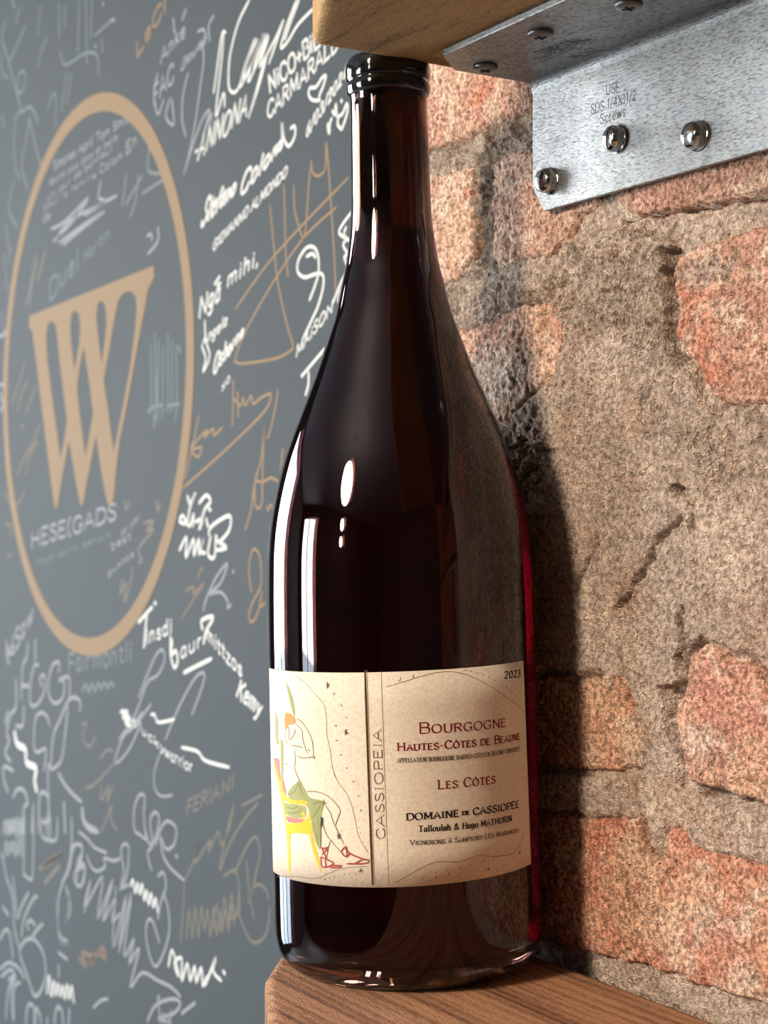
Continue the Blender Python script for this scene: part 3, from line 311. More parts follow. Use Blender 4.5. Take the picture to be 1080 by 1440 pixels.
# skeleton glyphs: baseline 0, cap 7, x-height 4.6 ; '~' smooth
G={
'A':(6,"0,0 3,7 6,0|1.1,2.5 4.9,2.5"),
'B':(5.2,"0.6,0 0.6,7|~0.6,7 3.2,7 4.5,6.3 4.5,4.6 3.2,3.8 0.6,3.8|~0.6,3.8 3.4,3.8 5,3 5,1 3.6,0 0.6,0"),
'C':(6,"~5.8,5.2 5,6.6 3.4,7.1 1.4,6.3 0.3,3.5 1.4,0.7 3.4,-0.1 5,0.3 5.9,1.6"),
'D':(6,"0.6,0 0.6,7|~0.6,7 3,7 5.2,6 6,3.5 5.2,1 3,0 0.6,0"),
'E':(5,"0.6,0 0.6,7|0.6,7 4.6,7|0.6,3.7 3.8,3.7|0.6,0 4.9,0"),
'F':(4.8,"0.6,0 0.6,7|0.6,7 4.6,7|0.6,3.6 3.8,3.6"),
'G':(6.4,"~5.8,5.4 5,6.7 3.4,7.1 1.4,6.3 0.3,3.5 1.4,0.7 3.4,-0.1 5.6,0.7|5.6,0.7 5.6,3|4.2,3 6.3,3"),
'H':(6.2,"0.7,0 0.7,7|5.5,0 5.5,7|0.7,3.6 5.5,3.6"),
'I':(2.2,"1.1,0 1.1,7"),
'J':(3.4,"~2.4,7 2.4,1.6 1.8,0 0.4,-0.3"),
'K':(5.6,"0.7,0 0.7,7|4.9,7 0.8,3.2|2,4.4 5.4,0"),
'L':(4.8,"0.6,0 0.6,7|0.6,0 4.7,0"),
'M':(7.4,"0.7,0 1,7|1,7 3.7,1.2|3.7,1.2 6.4,7|6.4,7 6.7,0"),
'N':(6.4,"0.8,0 0.8,7|0.8,7 5.6,0|5.6,0 5.6,7"),
'O':(6.6,"~3.3,7.1 1.2,6.2 0.3,3.5 1.2,0.8 3.3,-0.1 5.4,0.8 6.3,3.5 5.4,6.2 3.3,7.1"),
'P':(5,"0.6,0 0.6,7|~0.6,7 3.4,7 4.8,6.2 4.8,4.2 3.4,3.3 0.6,3.3"),
'Q':(6.6,"~3.3,7.1 1.2,6.2 0.3,3.5 1.2,0.8 3.3,-0.1 5.4,0.8 6.3,3.5 5.4,6.2 3.3,7.1|3.5,1.6 6.4,-0.8"),
'R':(5.6,"0.6,0 0.6,7|~0.6,7 3.2,7 4.6,6.2 4.6,4.4 3.2,3.6 0.6,3.6|2.6,3.6 5.5,0"),
'S':(4.8,"~4.3,5.7 3.6,6.8 2.3,7.1 0.9,6.4 0.7,5.2 1.7,4.1 3.3,3.2 4.5,2.2 4.3,0.7 2.7,-0.1 1.2,0.2 0.4,1.6"),
'T':(5.8,"2.9,0 2.9,7|0.2,7 5.6,7"),
'U':(6.2,"~0.8,7 0.8,4 0.9,1.6 1.9,0.2 3.1,-0.1 4.4,0.2 5.4,1.6 5.5,4 5.5,7"),
'V':(6,"0.1,7 3,0|3,0 5.9,7"),
'W':(8.6,"0.1,7 2.4,0|2.4,0 4.3,6.5|4.3,6.5 6.2,0|6.2,0 8.5,7"),
'X':(5.6,"0.3,7 5.3,0|5.2,7 0.3,0"),
'Y':(5.6,"0.1,7 2.8,3.4|5.5,7 2.8,3.4|2.8,3.4 2.8,0"),
'Z':(5.2,"0.4,7 4.8,7|4.8,7 0.3,0|0.3,0 4.9,0"),
'a':(4,"~3.2,4.4 1.5,4.7 0.4,3 0.6,0.8 1.8,-0.1 3.1,1.4|3.2,4.6 3.2,0.6 3.8,0"),
'b':(4.2,"0.6,7.4 0.6,0|~0.6,2.2 1.6,4.4 3.2,4.3 3.9,2.3 3.2,0.2 1.6,-0.1 0.6,1.2"),
'c':(3.6,"~3.3,3.7 2.2,4.7 0.8,4 0.4,2.2 1,0.4 2.2,-0.1 3.5,0.9"),
'd':(4.2,"3.4,7.4 3.4,0.4 4,0|~3.4,3.2 2.6,4.5 1,4.3 0.3,2.3 1,0.2 2.3,0 3.4,1.3"),
'e':(3.8,"~0.5,2.6 3.3,2.8 3.2,4.1 2.1,4.7 0.8,4 0.4,2.2 1.1,0.3 2.3,-0.1 3.6,1"),
'f':(2.8,"~3,6.9 2.1,7.3 1.3,6.3 1.3,3 1.3,0|0.2,4.5 2.5,4.5"),
'g':(4,"~3.2,4.3 1.6,4.7 0.4,3.2 0.6,1.2 1.8,0.6 3.1,1.8|~3.3,4.6 3.3,0 2.8,-1.8 1.3,-2.2 0.4,-1.5"),
'h':(4.2,"0.6,7.4 0.6,0|~0.6,2.8 1.5,4.4 2.8,4.6 3.4,3.4 3.4,0"),
'i':(1.6,"0.8,4.6 0.8,0|0.7,6.2 0.9,6.5"),
'j':(1.6,"~0.9,4.6 0.9,0 0.5,-1.8 -0.4,-2|0.8,6.2 1,6.5"),
'k':(4,"0.6,7.4 0.6,0|3.5,4.6 0.7,2|1.6,2.8 3.8,0"),
'l':(1.8,"0.9,7.4 0.9,0"),
'm':(6.4,"0.6,4.6 0.6,0|~0.6,3 1.5,4.5 2.7,4.4 3.1,3.2 3.1,0|~3.1,3 4,4.5 5.1,4.4 5.6,3.2 5.6,0"),
'n':(4.2,"0.6,4.6 0.6,0|~0.6,3 1.5,4.5 2.8,4.6 3.4,3.4 3.4,0"),
'o':(4.2,"~2.1,4.7 0.8,4 0.3,2.3 0.8,0.5 2.1,-0.1 3.4,0.5 3.9,2.3 3.4,4 2.1,4.7"),
'p':(4.2,"0.6,4.6 0.6,-2.2|~0.6,3 1.6,4.5 3.2,4.3 3.9,2.3 3.2,0.3 1.6,0 0.6,1.2"),
'q':(4.2,"3.4,4.6 3.4,-2.2|~3.4,3.2 2.4,4.6 1,4.2 0.3,2.3 1,0.3 2.3,0 3.4,1.3"),
'r':(3,"0.6,4.6 0.6,0|~0.6,2.8 1.4,4.2 2.6,4.6"),
's':(3.4,"~3,3.8 1.9,4.7 0.7,4 0.9,2.9 2.5,2 3,0.9 2,-0.1 0.4,0.8"),
't':(2.8,"~1.2,6.4 1.2,2 1.5,0.2 2.7,0.3|0.2,4.5 2.6,4.5"),
'u':(4.2,"~0.6,4.6 0.6,1.4 1.4,0 2.6,0.1 3.5,1.5|3.5,4.6 3.5,0"),
'v':(3.8,"0.2,4.6 1.9,0|1.9,0 3.6,4.6"),
'w':(5.6,"0.2,4.6 1.5,0|1.5,0 2.8,4.2|2.8,4.2 4.1,0|4.1,0 5.4,4.6"),
'x':(3.6,"0.2,4.6 3.4,0|3.4,4.6 0.2,0"),
'y':(3.8,"0.2,4.6 2,0.2|~3.6,4.6 2,0.2 1,-1.9 0,-2.1"),
'z':(3.6,"0.3,4.6 3.3,4.6|3.3,4.6 0.3,0|0.3,0 3.4,0"),
'0':(4.8,"~2.4,7 0.9,6 0.4,3.5 0.9,1 2.4,0 3.9,1 4.4,3.5 3.9,6 2.4,7"),
'1':(3,"0.6,5.8 1.7,7|1.7,7 1.7,0"),
'2':(4.6,"~0.5,5.4 1.2,6.8 2.6,7 3.9,6 3.7,4.4 2.2,2.2 0.4,0.2|0.4,0.1 4.3,0.1"),
'3':(4.6,"~0.6,6 1.8,7 3.4,6.7 3.8,5.2 3.1,4.1 1.8,3.8|~1.8,3.8 3.4,3.5 4.2,2 3.4,0.4 1.8,-0.1 0.4,0.9"),
'4':(4.8,"3.3,0 3.3,7|3.3,7 0.3,2.2|0.3,2.2 4.6,2.2"),
'6':(4.6,"~3.8,6.8 1.8,5.4 0.6,3 0.8,0.8 2.3,-0.1 3.9,0.9 3.8,3 2.4,3.9 0.8,2.6"),
'7':(4.4,"0.3,7 4.1,7|4.1,7 1.6,0"),
'/':(3.2,"0.2,-0.5 3,7.4"),
'-':(3,"0.4,2.9 2.6,2.9"),
'+':(4,"2,1.4 2,5|0.3,3.2 3.7,3.2"),
'.':(1.6,"0.7,0 0.9,0.3"),
',':(1.6,"0.9,0.4 0.4,-1.2"),
'!':(2,"1,7 1,2|1,0 1,0.4"),
'&':(6.4,"~6,2.8 4.2,0.4 2.2,-0.1 0.6,1 0.8,2.6 2.8,4 3.9,5.4 3.2,6.9 2,6.7 1.6,5.4 3,3 5.9,0"),
"'":(1.4,"0.8,7 0.6,5.6"),
'(':(2.4,"~2.2,7.6 0.8,5.6 0.6,3 1,0.8 2.2,-0.8"),
')':(2.4,"~0.2,7.6 1.6,5.6 1.8,3 1.4,0.8 0.2,-0.8"),
' ':(2.6,""),
}
ACC={'Ô':('O','0'),'É':('E','1'),'À':('A','2'),'ô':('o','0'),'é':('e','1'),'è':('e','2'),'à':('a','2'),'È':('E','2'),'ā':('a','3')}
def glyph(c):
    """returns width, list of (smooth, pts)"""
    acc=None
    if c in ACC: c,acc=ACC[c]
    w,s=G[c];out=[]
    for part in s.split('|'):
        if not part: continue
        sm=part[0]=='~'
        out.append((sm,[tuple(map(float,p.split(','))) for p in part.lstrip('~').split()]))
    if acc:
        top=7.7 if c.isupper() else 5.4; m=w/2
        a={'0':[(m-1,top),(m,top+1.1),(m+1,top)],'1':[(m-.4,top),(m+.6,top+1.3)],'2':[(m+.4,top),(m-.6,top+1.3)],'3':[(m-1.2,top+.8),(m+1.2,top+.8)]}[acc]
        out.append((False,a))
    return w,out
def smooth(P,n=3):
    if len(P)<3: return list(P)
    out=[]
    for i in range(len(P)-1):
        p0=P[max(i-1,0)];p1=P[i];p2=P[i+1];p3=P[min(i+2,len(P)-1)]
        for k in range(n):
            t=k/n
            out.append(tuple(.5*((2*p1[j])+(-p0[j]+p2[j])*t+(2*p0[j]-5*p1[j]+4*p2[j]-p3[j])*t*t+(-p0[j]+3*p1[j]-3*p2[j]+p3[j])*t**3) for j in (0,1)))
    out.append(P[-1]);return out


# ------------------------------------------------------------------ helpers
rng = random.Random(3)
def srgb(r, g, b, a=1):
    f = lambda c: (c / 255 / 12.92) if c / 255 <= .04045 else ((c / 255 + .055) / 1.055) ** 2.4
    return (f(r), f(g), f(b), a)
def PT(s): return [tuple(float(v) for v in p.split(',')) for p in s.split()]
def obj(name, me, m=None, parent=None, label=None, cat=None, group=None, kind=None, loc=None):
    o = bpy.data.objects.new(name, me); COL.objects.link(o)
    if m is not None and me is not None and not me.materials: me.materials.append(m)
    if parent is not None: o.parent = parent
    for k, v in (('label', label), ('category', cat), ('group', group), ('kind', kind)):
        if v: o[k] = v
    if loc: o.location = loc
    return o
def mesh(name, verts, faces, smooth=False):
    me = bpy.data.meshes.new(name)
    me.from_pydata([tuple(v) for v in verts], [], [tuple(f) for f in faces])
    if smooth: me.polygons.foreach_set('use_smooth', [True] * len(me.polygons))
    me.update(); return me
def bm_mesh(name, bm, smooth=False):
    me = bpy.data.meshes.new(name); bm.to_mesh(me); bm.free()
    if smooth: me.polygons.foreach_set('use_smooth', [True] * len(me.polygons))
    return me
def np_mesh(name, V, Q, smooth=True, color=None):
    me = bpy.data.meshes.new(name)
    me.vertices.add(len(V)); me.vertices.foreach_set('co', V.astype(np.float32).ravel())
    me.loops.add(Q.size); me.loops.foreach_set('vertex_index', Q.astype(np.int32).ravel())
    me.polygons.add(len(Q)); me.polygons.foreach_set('loop_start', np.arange(0, Q.size, Q.shape[1], dtype=np.int32))
    me.polygons.foreach_set('use_smooth', np.full(len(Q), smooth))
    me.update(calc_edges=True); me.validate()
    if color is not None:
        at = me.color_attributes.new('tone', 'FLOAT_COLOR', 'POINT')
        c = np.ones((len(V), 4), np.float32); c[:, :3] = color
        at.data.foreach_set('color', c.ravel())
    return me
def box(x0, x1, y0, y1, z0, z1, bev=0.0, seg=2, name='box'):
    bm = bmesh.new(); bmesh.ops.create_cube(bm, size=1)
    for v in bm.verts: v.co = Vector(((x0 + x1) / 2 + v.co.x * (x1 - x0), (y0 + y1) / 2 + v.co.y * (y1 - y0), (z0 + z1) / 2 + v.co.z * (z1 - z0)))
    if bev: bmesh.ops.bevel(bm, geom=bm.edges[:], offset=bev, segments=seg, affect='EDGES', profile=.6)
    return bm_mesh(name, bm)
def lathe(prof, n=96, name='lathe', close=False, flip=False):
    V, F = [], []
    for (z, r) in prof:
        for k in range(n):
            a = 2 * math.pi * k / n; V.append((r * math.cos(a), r * math.sin(a), z))
    m = len(prof)
    for i in range(m - 1 + (1 if close else 0)):
        for k in range(n):
            a, b = i * n + k, i * n + (k + 1) % n; c, d = ((i + 1) % m) * n + (k + 1) % n, ((i + 1) % m) * n + k
            F.append((a, b, c, d) if not flip else (d, c, b, a))
    if not close:
        for ring, rev in ((0, True), (m - 1, False)):
            f = [ring * n + k for k in range(n)]
            if rev != flip: f.reverse()
            F.append(tuple(f))
    return mesh(name, V, F, True)
def ribbon(pts, w, thin=None, ext=0.0):
    """flat stroke in 2-D: returns verts, quads.  thin: width of horizontal runs (pen contrast)"""
    P = [pts[0]]
    for p in pts[1:]:
        if (p[0] - P[-1][0]) ** 2 + (p[1] - P[-1][1]) ** 2 > 1e-6: P.append(p)
    if len(P) < 2: return [], []
    if ext:
        for a, b, s in ((0, 1, 0), (-1, -2, -1)):
            dx, dy = P[a][0] - P[b][0], P[a][1] - P[b][1]; l = math.hypot(dx, dy)
            P[s] = (P[a][0] + dx / l * ext, P[a][1] + dy / l * ext)
    V = []; n = len(P)
    for i in range(n):
        a = P[max(i - 1, 0)]; b = P[min(i + 1, n - 1)]
        dx, dy = b[0] - a[0], b[1] - a[1]; l = math.hypot(dx, dy) or 1e-6
        dx /= l; dy /= l
        ww = w if thin is None else thin + (w - thin) * min(1, abs(dy * .9 - dx * .35))
        if n > 3 and thin is None and i in (0, n - 1): ww *= .7
        V += [(P[i][0] - dy * ww / 2, P[i][1] + dx * ww / 2), (P[i][0] + dy * ww / 2, P[i][1] - dx * ww / 2)]
    return V, [(2 * i, 2 * i + 1, 2 * i + 3, 2 * i + 2) for i in range(n - 1)]

# ------------------------------------------------------------------ materials
def new_mat(name):
    m = bpy.data.materials.new(name); m.use_nodes = True
    return m, m.node_tree, m.node_tree.nodes['Principled BSDF']
def plain(name, col, rough=.6, metal=0, spec=None, bump=0, bscale=400, var=0, coat=0):
    m, t, b = new_mat(name)
    b.inputs['Base Color'].default_value = col; b.inputs['Roughness'].default_value = rough; b.inputs['Metallic'].default_value = metal
    if spec is not None: b.inputs['Specular IOR Level'].default_value = spec
    if coat: b.inputs['Coat Weight'].default_value = coat
    tcn = t.nodes.new('ShaderNodeTexCoord'); n = t.nodes.new('ShaderNodeTexNoise'); n.inputs['Scale'].default_value = bscale; n.inputs['Detail'].default_value = 4
    t.links.new(tcn.outputs['Object'], n.inputs['Vector'])
    if bump:
        bp = t.nodes.new('ShaderNodeBump'); bp.inputs['Strength'].default_value = bump; bp.inputs['Distance'].default_value = .0005
        t.links.new(n.outputs[0], bp.inputs['Height']); t.links.new(bp.outputs[0], b.inputs['Normal'])
    if var:
        mx = t.nodes.new('ShaderNodeMix'); mx.data_type = 'RGBA'
        mx.inputs[6].default_value = tuple(c * (1 - var) for c in col[:3]) + (1,); mx.inputs[7].default_value = tuple(min(1, c * (1 + var)) for c in col[:3]) + (1,)
        t.links.new(n.outputs[0], mx.inputs[0]); t.links.new(mx.outputs[2], b.inputs['Base Color'])
    return m
def masonry(name, grain=1.0, attr=True, col=(.4, .2, .15, 1), fl=.4):
    m, t, b = new_mat(name); L = t.links
    b.inputs['Roughness'].default_value = .93; b.inputs['Specular IOR Level'].default_value = .15
    tcn = t.nodes.new('ShaderNodeTexCoord')
    def noise(s, d=5, r=.6):
        n = t.nodes.new('ShaderNodeTexNoise'); n.inputs['Scale'].default_value = s; n.inputs['Detail'].default_value = d; n.inputs['Roughness'].default_value = r
        L.new(tcn.outputs['Object'], n.inputs['Vector']); return n
    n1 = noise(560, 4, .62); n2 = noise(1300, 2, .6); n3 = noise(140, 6, .65)
    cr = t.nodes.new('ShaderNodeValToRGB'); e = cr.color_ramp.elements
    e[0].position = .38; e[0].color = (1 - fl * 1.1, 1 - fl * 1.2, 1 - fl * 1.25, 1); e[1].position = .60; e[1].color = (1 + fl, 1 + fl, 1 + fl, 1)
    L.new(n1.outputs[0], cr.inputs[0])
    cr3 = t.nodes.new('ShaderNodeValToRGB'); e = cr3.color_ramp.elements
    e[0].position = .3; e[0].color = (.78, .74, .72, 1); e[1].position = .7; e[1].color = (1.18, 1.2, 1.2, 1)
    L.new(n3.outputs[0], cr3.inputs[0])
    mu = t.nodes.new('ShaderNodeMix'); mu.data_type = 'RGBA'; mu.blend_type = 'MULTIPLY'; mu.inputs[0].default_value = 1
    mu2 = t.nodes.new('ShaderNodeMix'); mu2.data_type = 'RGBA'; mu2.blend_type = 'MULTIPLY'; mu2.inputs[0].default_value = 1
    if attr:
        a = t.nodes.new('ShaderNodeAttribute'); a.attribute_name = 'tone'; L.new(a.outputs['Color'], mu.inputs[6])
    else: mu.inputs[6].default_value = col
    L.new(cr.outputs[0], mu.inputs[7]); L.new(mu.outputs[2], mu2.inputs[6]); L.new(cr3.outputs[0], mu2.inputs[7])
    L.new(mu2.outputs[2], b.inputs['Base Color'])
    ad = t.nodes.new('ShaderNodeMath'); ad.operation = 'ADD'
    L.new(n1.outputs[0], ad.inputs[0]); s2 = t.nodes.new('ShaderNodeMath'); s2.operation = 'MULTIPLY'; s2.inputs[1].default_value = .8
    L.new(n2.outputs[0], s2.inputs[0]); L.new(s2.outputs[0], ad.inputs[1])
    bp = t.nodes.new('ShaderNodeBump'); bp.inputs['Strength'].default_value = 1.0; bp.inputs['Distance'].default_value = .0027 * grain
    L.new(ad.outputs[0], bp.inputs['Height']); L.new(bp.outputs[0], b.inputs['Normal'])
    return m
def wood(name, dark, light, fuzz=1.0, axis_scale=(60, 3.5, 60), rot=0, rings=260, pale=None, wave=.45, fleck=.5):
    m, t, b = new_mat(name); L = t.links
    b.inputs['Roughness'].default_value = .75; b.inputs['Specular IOR Level'].default_value = .25
    tcn = t.nodes.new('ShaderNodeTexCoord'); mp = t.nodes.new('ShaderNodeMapping'); mp.inputs['Scale'].default_value = axis_scale; mp.inputs['Rotation'].default_value = (0, 0, rot)
    L.new(tcn.outputs['Object'], mp.inputs[0])
    n = t.nodes.new('ShaderNodeTexNoise'); n.inputs['Scale'].default_value = 1; n.inputs['Detail'].default_value = 6; n.inputs['Distortion'].default_value = .6
    L.new(mp.outputs[0], n.inputs['Vector'])
    wv = t.nodes.new('ShaderNodeTexWave'); wv.bands_direction = 'X'; wv.inputs['Scale'].default_value = rings / axis_scale[0]; wv.inputs['Distortion'].default_value = 9; wv.inputs['Detail'].default_value = 3; wv.inputs['Detail Scale'].default_value = .5
    L.new(mp.outputs[0], wv.inputs['Vector'])
    mp2 = t.nodes.new('ShaderNodeMapping'); mp2.inputs['Scale'].default_value = (1500, 260, 1500); mp2.inputs['Rotation'].default_value = (0, 0, rot)
    L.new(tcn.outputs['Object'], mp2.inputs[0])
    f = t.nodes.new('ShaderNodeTexNoise'); f.inputs['Scale'].default_value = 1; f.inputs['Detail'].default_value = 4; f.inputs['Distortion'].default_value = 1.2
    L.new(mp2.outputs[0], f.inputs['Vector'])
    m1 = t.nodes.new('ShaderNodeMath'); m1.operation = 'MULTIPLY_ADD'; m1.inputs[1].default_value = wave
    L.new(wv.outputs[1], m1.inputs[0]); L.new(n.outputs[0], m1.inputs[2])
    m2 = t.nodes.new('ShaderNodeMath'); m2.operation = 'MULTIPLY_ADD'; m2.inputs[1].default_value = fleck
    L.new(f.outputs[0], m2.inputs[0]); L.new(m1.outputs[0], m2.inputs[2])
    cr = t.nodes.new('ShaderNodeValToRGB'); e = cr.color_ramp.elements
    e[0].position = .62; e[0].color = dark; e[1].position = 1.15 if False else 1.0; e[1].color = light
    L.new(m2.outputs[0], cr.inputs[0]); L.new(cr.outputs[0], b.inputs['Base Color'])
    m3 = t.nodes.new('ShaderNodeMath'); m3.operation = 'MULTIPLY_ADD'; m3.inputs[1].default_value = wave
    L.new(wv.outputs[1], m3.inputs[0]); L.new(f.outputs[0], m3.inputs[2])
    bp = t.nodes.new('ShaderNodeBump'); bp.inputs['Strength'].default_value = 1; bp.inputs['Distance'].default_value = .0012 * fuzz
    L.new(m3.outputs[0], bp.inputs['Height']); L.new(bp.outputs[0], b.inputs['Normal'])
    return m
def emit(name, col, s):
    m, t, b = new_mat(name); b.inputs['Base Color'].default_value = (0, 0, 0, 1)
    b.inputs['Emission Color'].default_value = col; b.inputs['Emission Strength'].default_value = s
    return m

M_brick = masonry('old_brick', 1.0); M_mortar = masonry('sandy_mortar', 1.25, fl=.30)
M_brick_plain = masonry('old_brick_plain', 1.0, False, srgb(175, 115, 92))
M_mortar_plain = masonry('mortar_plain', 1.2, False, srgb(140, 125, 108))
M_board = plain('slate_paint', srgb(56, 64, 68), .7, spec=.12, bump=.06, bscale=900, var=.06)
CHALK = {'w': srgb(190, 193, 190), 'g': srgb(124, 130, 134), 'f': srgb(94, 103, 107), 'v': srgb(78, 89, 94), 't': srgb(130, 106, 76), 'd': srgb(98, 95, 86), 'p': srgb(104, 90, 80)}
M_chalk = {k: plain('chalk_ink_' + n, CHALK[k], .7, spec=.12) for k, n in dict(w='white', g='worn_white', f='faded', v='wiped', t='gold', d='faded_gold', p='copper').items()}
M_gold = plain('matt_gold_vinyl', srgb(124, 105, 80), .7, spec=.12, bump=.12, bscale=1800, var=.08)

# ------------------------------------------------------------------ brick wall
def lattice(seed): return np.random.RandomState(seed).rand(256, 256).astype(np.float32)
_lat = {}
def vnoise(x, y, s, seed):
    if seed not in _lat: _lat[seed] = lattice(seed)
    g = _lat[seed]; x = x / s + 57.3; y = y / s + 91.7
    xi = np.floor(x).astype(int); yi = np.floor(y).astype(int); fx = x - xi; fy = y - yi
    fx = fx * fx * (3 - 2 * fx); fy = fy * fy * (3 - 2 * fy)
    a = g[xi & 255, yi & 255]; b = g[(xi + 1) & 255, yi & 255]; c = g[xi & 255, (yi + 1) & 255]; d = g[(xi + 1) & 255, (yi + 1) & 255]
    return (a * (1 - fx) + b * fx) * (1 - fy) + (c * (1 - fx) + d * fx) * fy
def fbm(x, y, s, seed, o=4, g=.5):
    t = 0; a = 1; n = 0
    for k in range(o): t = t + a * vnoise(x, y, s / 2 ** k, seed + k); n += a; a *= g
    return t / n
def worley(x, y, s, seed):
    if seed not in _lat: _lat[seed] = lattice(seed)
    g = _lat[seed]; x = x / s + 57.3; y = y / s + 91.7; xi = np.floor(x).astype(int); yi = np.floor(y).astype(int)
    best = np.full(x.shape, 9.0); h = np.zeros(x.shape)
    for i in (-1, 0, 1):
        for j in (-1, 0, 1):
            a = (xi + i) & 255; b = (yi + j) & 255
            px = xi + i + g[a, b]; py = yi + j + g[b, (a + 91) & 255]
            r = .35 + .65 * g[(a + 17) & 255, (b + 53) & 255]
            d = ((x - px) ** 2 + (y - py) ** 2) / (r * r)
            m = d < best; best = np.where(m, d, best); h = np.where(m, r, h)
    return np.sqrt(np.clip(1 - best * 1.6, 0, 1)) * h
def sdf(P, X, Y):
    """signed distance, negative inside"""
    d = np.full(X.shape, 1e9, np.float32); ins = np.zeros(X.shape, bool); n = len(P)
    for i in range(n):
        ax, ay = P[i]; bx, by = P[(i + 1) % n]; ex, ey = bx - ax, by - ay
        t = np.clip(((X - ax) * ex + (Y - ay) * ey) / (ex * ex + ey * ey + 1e-9), 0, 1)
        d = np.minimum(d, (X - ax - ex * t) ** 2 + (Y - ay - ey * t) ** 2)
        c = ((ay > Y) != (by > Y)) & (X < (bx - ax) * (Y - ay) / ((by - ay) + 1e-12) + ax)
        ins ^= c
    d = np.sqrt(d); return np.where(ins, -d, d)
def linedist(P, X, Y):
    d = np.full(X.shape, 1e9, np.float32)
    for i in range(len(P) - 1):
        ax, ay = P[i]; bx, by = P[i + 1]; ex, ey = bx - ax, by - ay
        t = np.clip(((X - ax) * ex + (Y - ay) * ey) / (ex * ex + ey * ey + 1e-9), 0, 1)
        d = np.minimum(d, (X - ax - ex * t) ** 2 + (Y - ay - ey * t) ** 2)
    return np.sqrt(d)
def sstep(a, b, x):
    t = np.clip((x - a) / (b - a), 0, 1); return t * t * (3 - 2 * t)
def cracks(X, Y, wob):
    h = 0
    for s, wd, dp in CRACKS:
        P = PT(s); x0 = min(p[0] for p in P) - 8; x1 = max(p[0] for p in P) + 8; y0 = min(p[1] for p in P) - 8; y1 = max(p[1] for p in P) + 8
        if X.max() < x0 or X.min() > x1 or Y.max() < y0 or Y.min() > y1: continue
        d = linedist(P, X + wob * 1.6, Y + wob * 1.2); ww = wd * (.3 + 1.1 * vnoise(X, Y, 4, 77)); h = h - dp * sstep(1.25, .75, d / ww)
    return h
FACE_X = 0.3805
def grid(u0, u1, v0, v1, st):
    nu = int((u1 - u0) / st) + 1; nv = int((v1 - v0) / st) + 1
    U, V = np.meshgrid(np.linspace(u0, u1, nu, dtype=np.float32), np.linspace(v0, v1, nv, dtype=np.float32))
    idx = np.arange(nu * nv).reshape(nv, nu)
    Q = np.stack([idx[:-1, :-1], idx[1:, :-1], idx[1:, 1:], idx[:-1, 1:]], -1).reshape(-1, 4)
    return U, V, Q
def lin(c): return np.array(srgb(*c)[:3], np.float32)
PCOL = dict(orange=(196, 108, 74), chalk=(222, 208, 190), tanp=(208, 168, 132), rose=(196, 116, 98), grey=(134, 128, 116))
TONES = dict(pink=((190, 138, 116), (216, 176, 150)), pale=((200, 156, 134), (222, 186, 164)), red=((176, 122, 102), (200, 156, 134)),
             pinkpale=((206, 150, 128), (226, 188, 162)), orangepink=((184, 132, 110), (206, 162, 138)), rose=((188, 128, 106), (222, 172, 146)),
             tan=((196, 140, 106), (220, 176, 140)), fire=((190, 116, 84), (212, 160, 126)))
def apply_patches(c, X, Y):
    for (px, py, rx, ry, k) in PATCHES:
        d = np.sqrt(((X - px) / (rx + .1)) ** 2 + ((Y - py) / (ry + .1)) ** 2) + (fbm(X, Y, 9, 31, 5, .72) - .5) * 5
        m = sstep(1.3, .5, d)[..., None] * .72
        c = c * (1 - m) + lin(PCOL[k]) * m
    return c
core = box(FACE_X + .012, FACE_X + .10, -1.3, .629, -1.4, 1.55, name='wall_core')
wall = obj('wall_right', core, M_mortar_plain, kind='structure', label='weathered red brick wall with rough smeared mortar on the right')
# mortar bed with smears
U, V, Q = grid(296, 629, -62, 432, .62)
wob = (fbm(U, V, 9, 11, 4) - .5) * 2
H = -2.6 + (fbm(U, V, 26, 21, 5) - .5) * 2.0
sm = np.zeros_like(U)
for s, hh in SMEARS:
    d = sdf(PT(s), U, V) + wob * 3.2
    a = sstep(1.6, -2.2, d); H = H * (1 - a) + (hh + (fbm(U, V, 40, 5, 3) - .5) * 1.6) * a; sm = np.maximum(sm, a)
co = np.zeros_like(U)
for s in COARSE: co = np.maximum(co, sstep(9, -6, sdf(PT(s), U, V) + wob * 7))
grit = np.clip(vnoise(U, V, 2.6, 41) - .45, 0, 1) * 2.2 + np.clip(vnoise(U, V, 1.5, 42) - .4, 0, 1) * 1.4
pits = np.clip(vnoise(U, V, 3.4, 43) - .68, 0, 1) * 5
stones = worley(U, V, 3.6, 301) * 3.0 + worley(U, V, 2.2, 302) * 1.6
clus = sstep(.36, .62, fbm(U, V, 12, 71, 3))
H = H + co * (stones * (.35 + .65 * clus) * 1.15 + grit * .3 - pits * 1.6 * clus - 1.0) + (1 - co) * (worley(U, V, 2.4, 303) * .7 - np.clip(vnoise(U, V, 2.8, 46) - .80, 0, 1) * 9) + (fbm(U, V, 3, 51, 3) - .5) * .5 + cracks(U, V, wob)
tone = lin((214, 194, 176)) * (1 - .0) + 0 * U[..., None]
g = sstep(.35, .7, fbm(U, V, 30, 61, 4))[..., None]; tone = tone * (1 - g * .55) + lin((180, 165, 152)) * g * .55
gg = sstep(530, 580, U)[..., None] * .35; tone = tone * (1 - gg) + lin((190, 184, 172)) * gg
pk = sstep(.62, .74, fbm(U, V, 22, 65, 4))[..., None] * (sm[..., None]) * .35; tone = tone * (1 - pk) + lin((186, 148, 122)) * pk
sv = ((vnoise(U, V, 1.7, 47) - .5) * .5 + (vnoise(U, V, 3.8, 48) - .5) * .4)[..., None] * (.4 + .6 * co[..., None]); tone = tone * (1 + sv)
cd = co[..., None] * .38; tone = tone * (1 - cd) + lin((156, 142, 128)) * cd
st = (np.clip(vnoise(U, V, 1.5, 42) - .8, 0, 1) * 4)[..., None] * co[..., None]; tone = tone * (1 - st) + lin((196, 178, 158)) * st
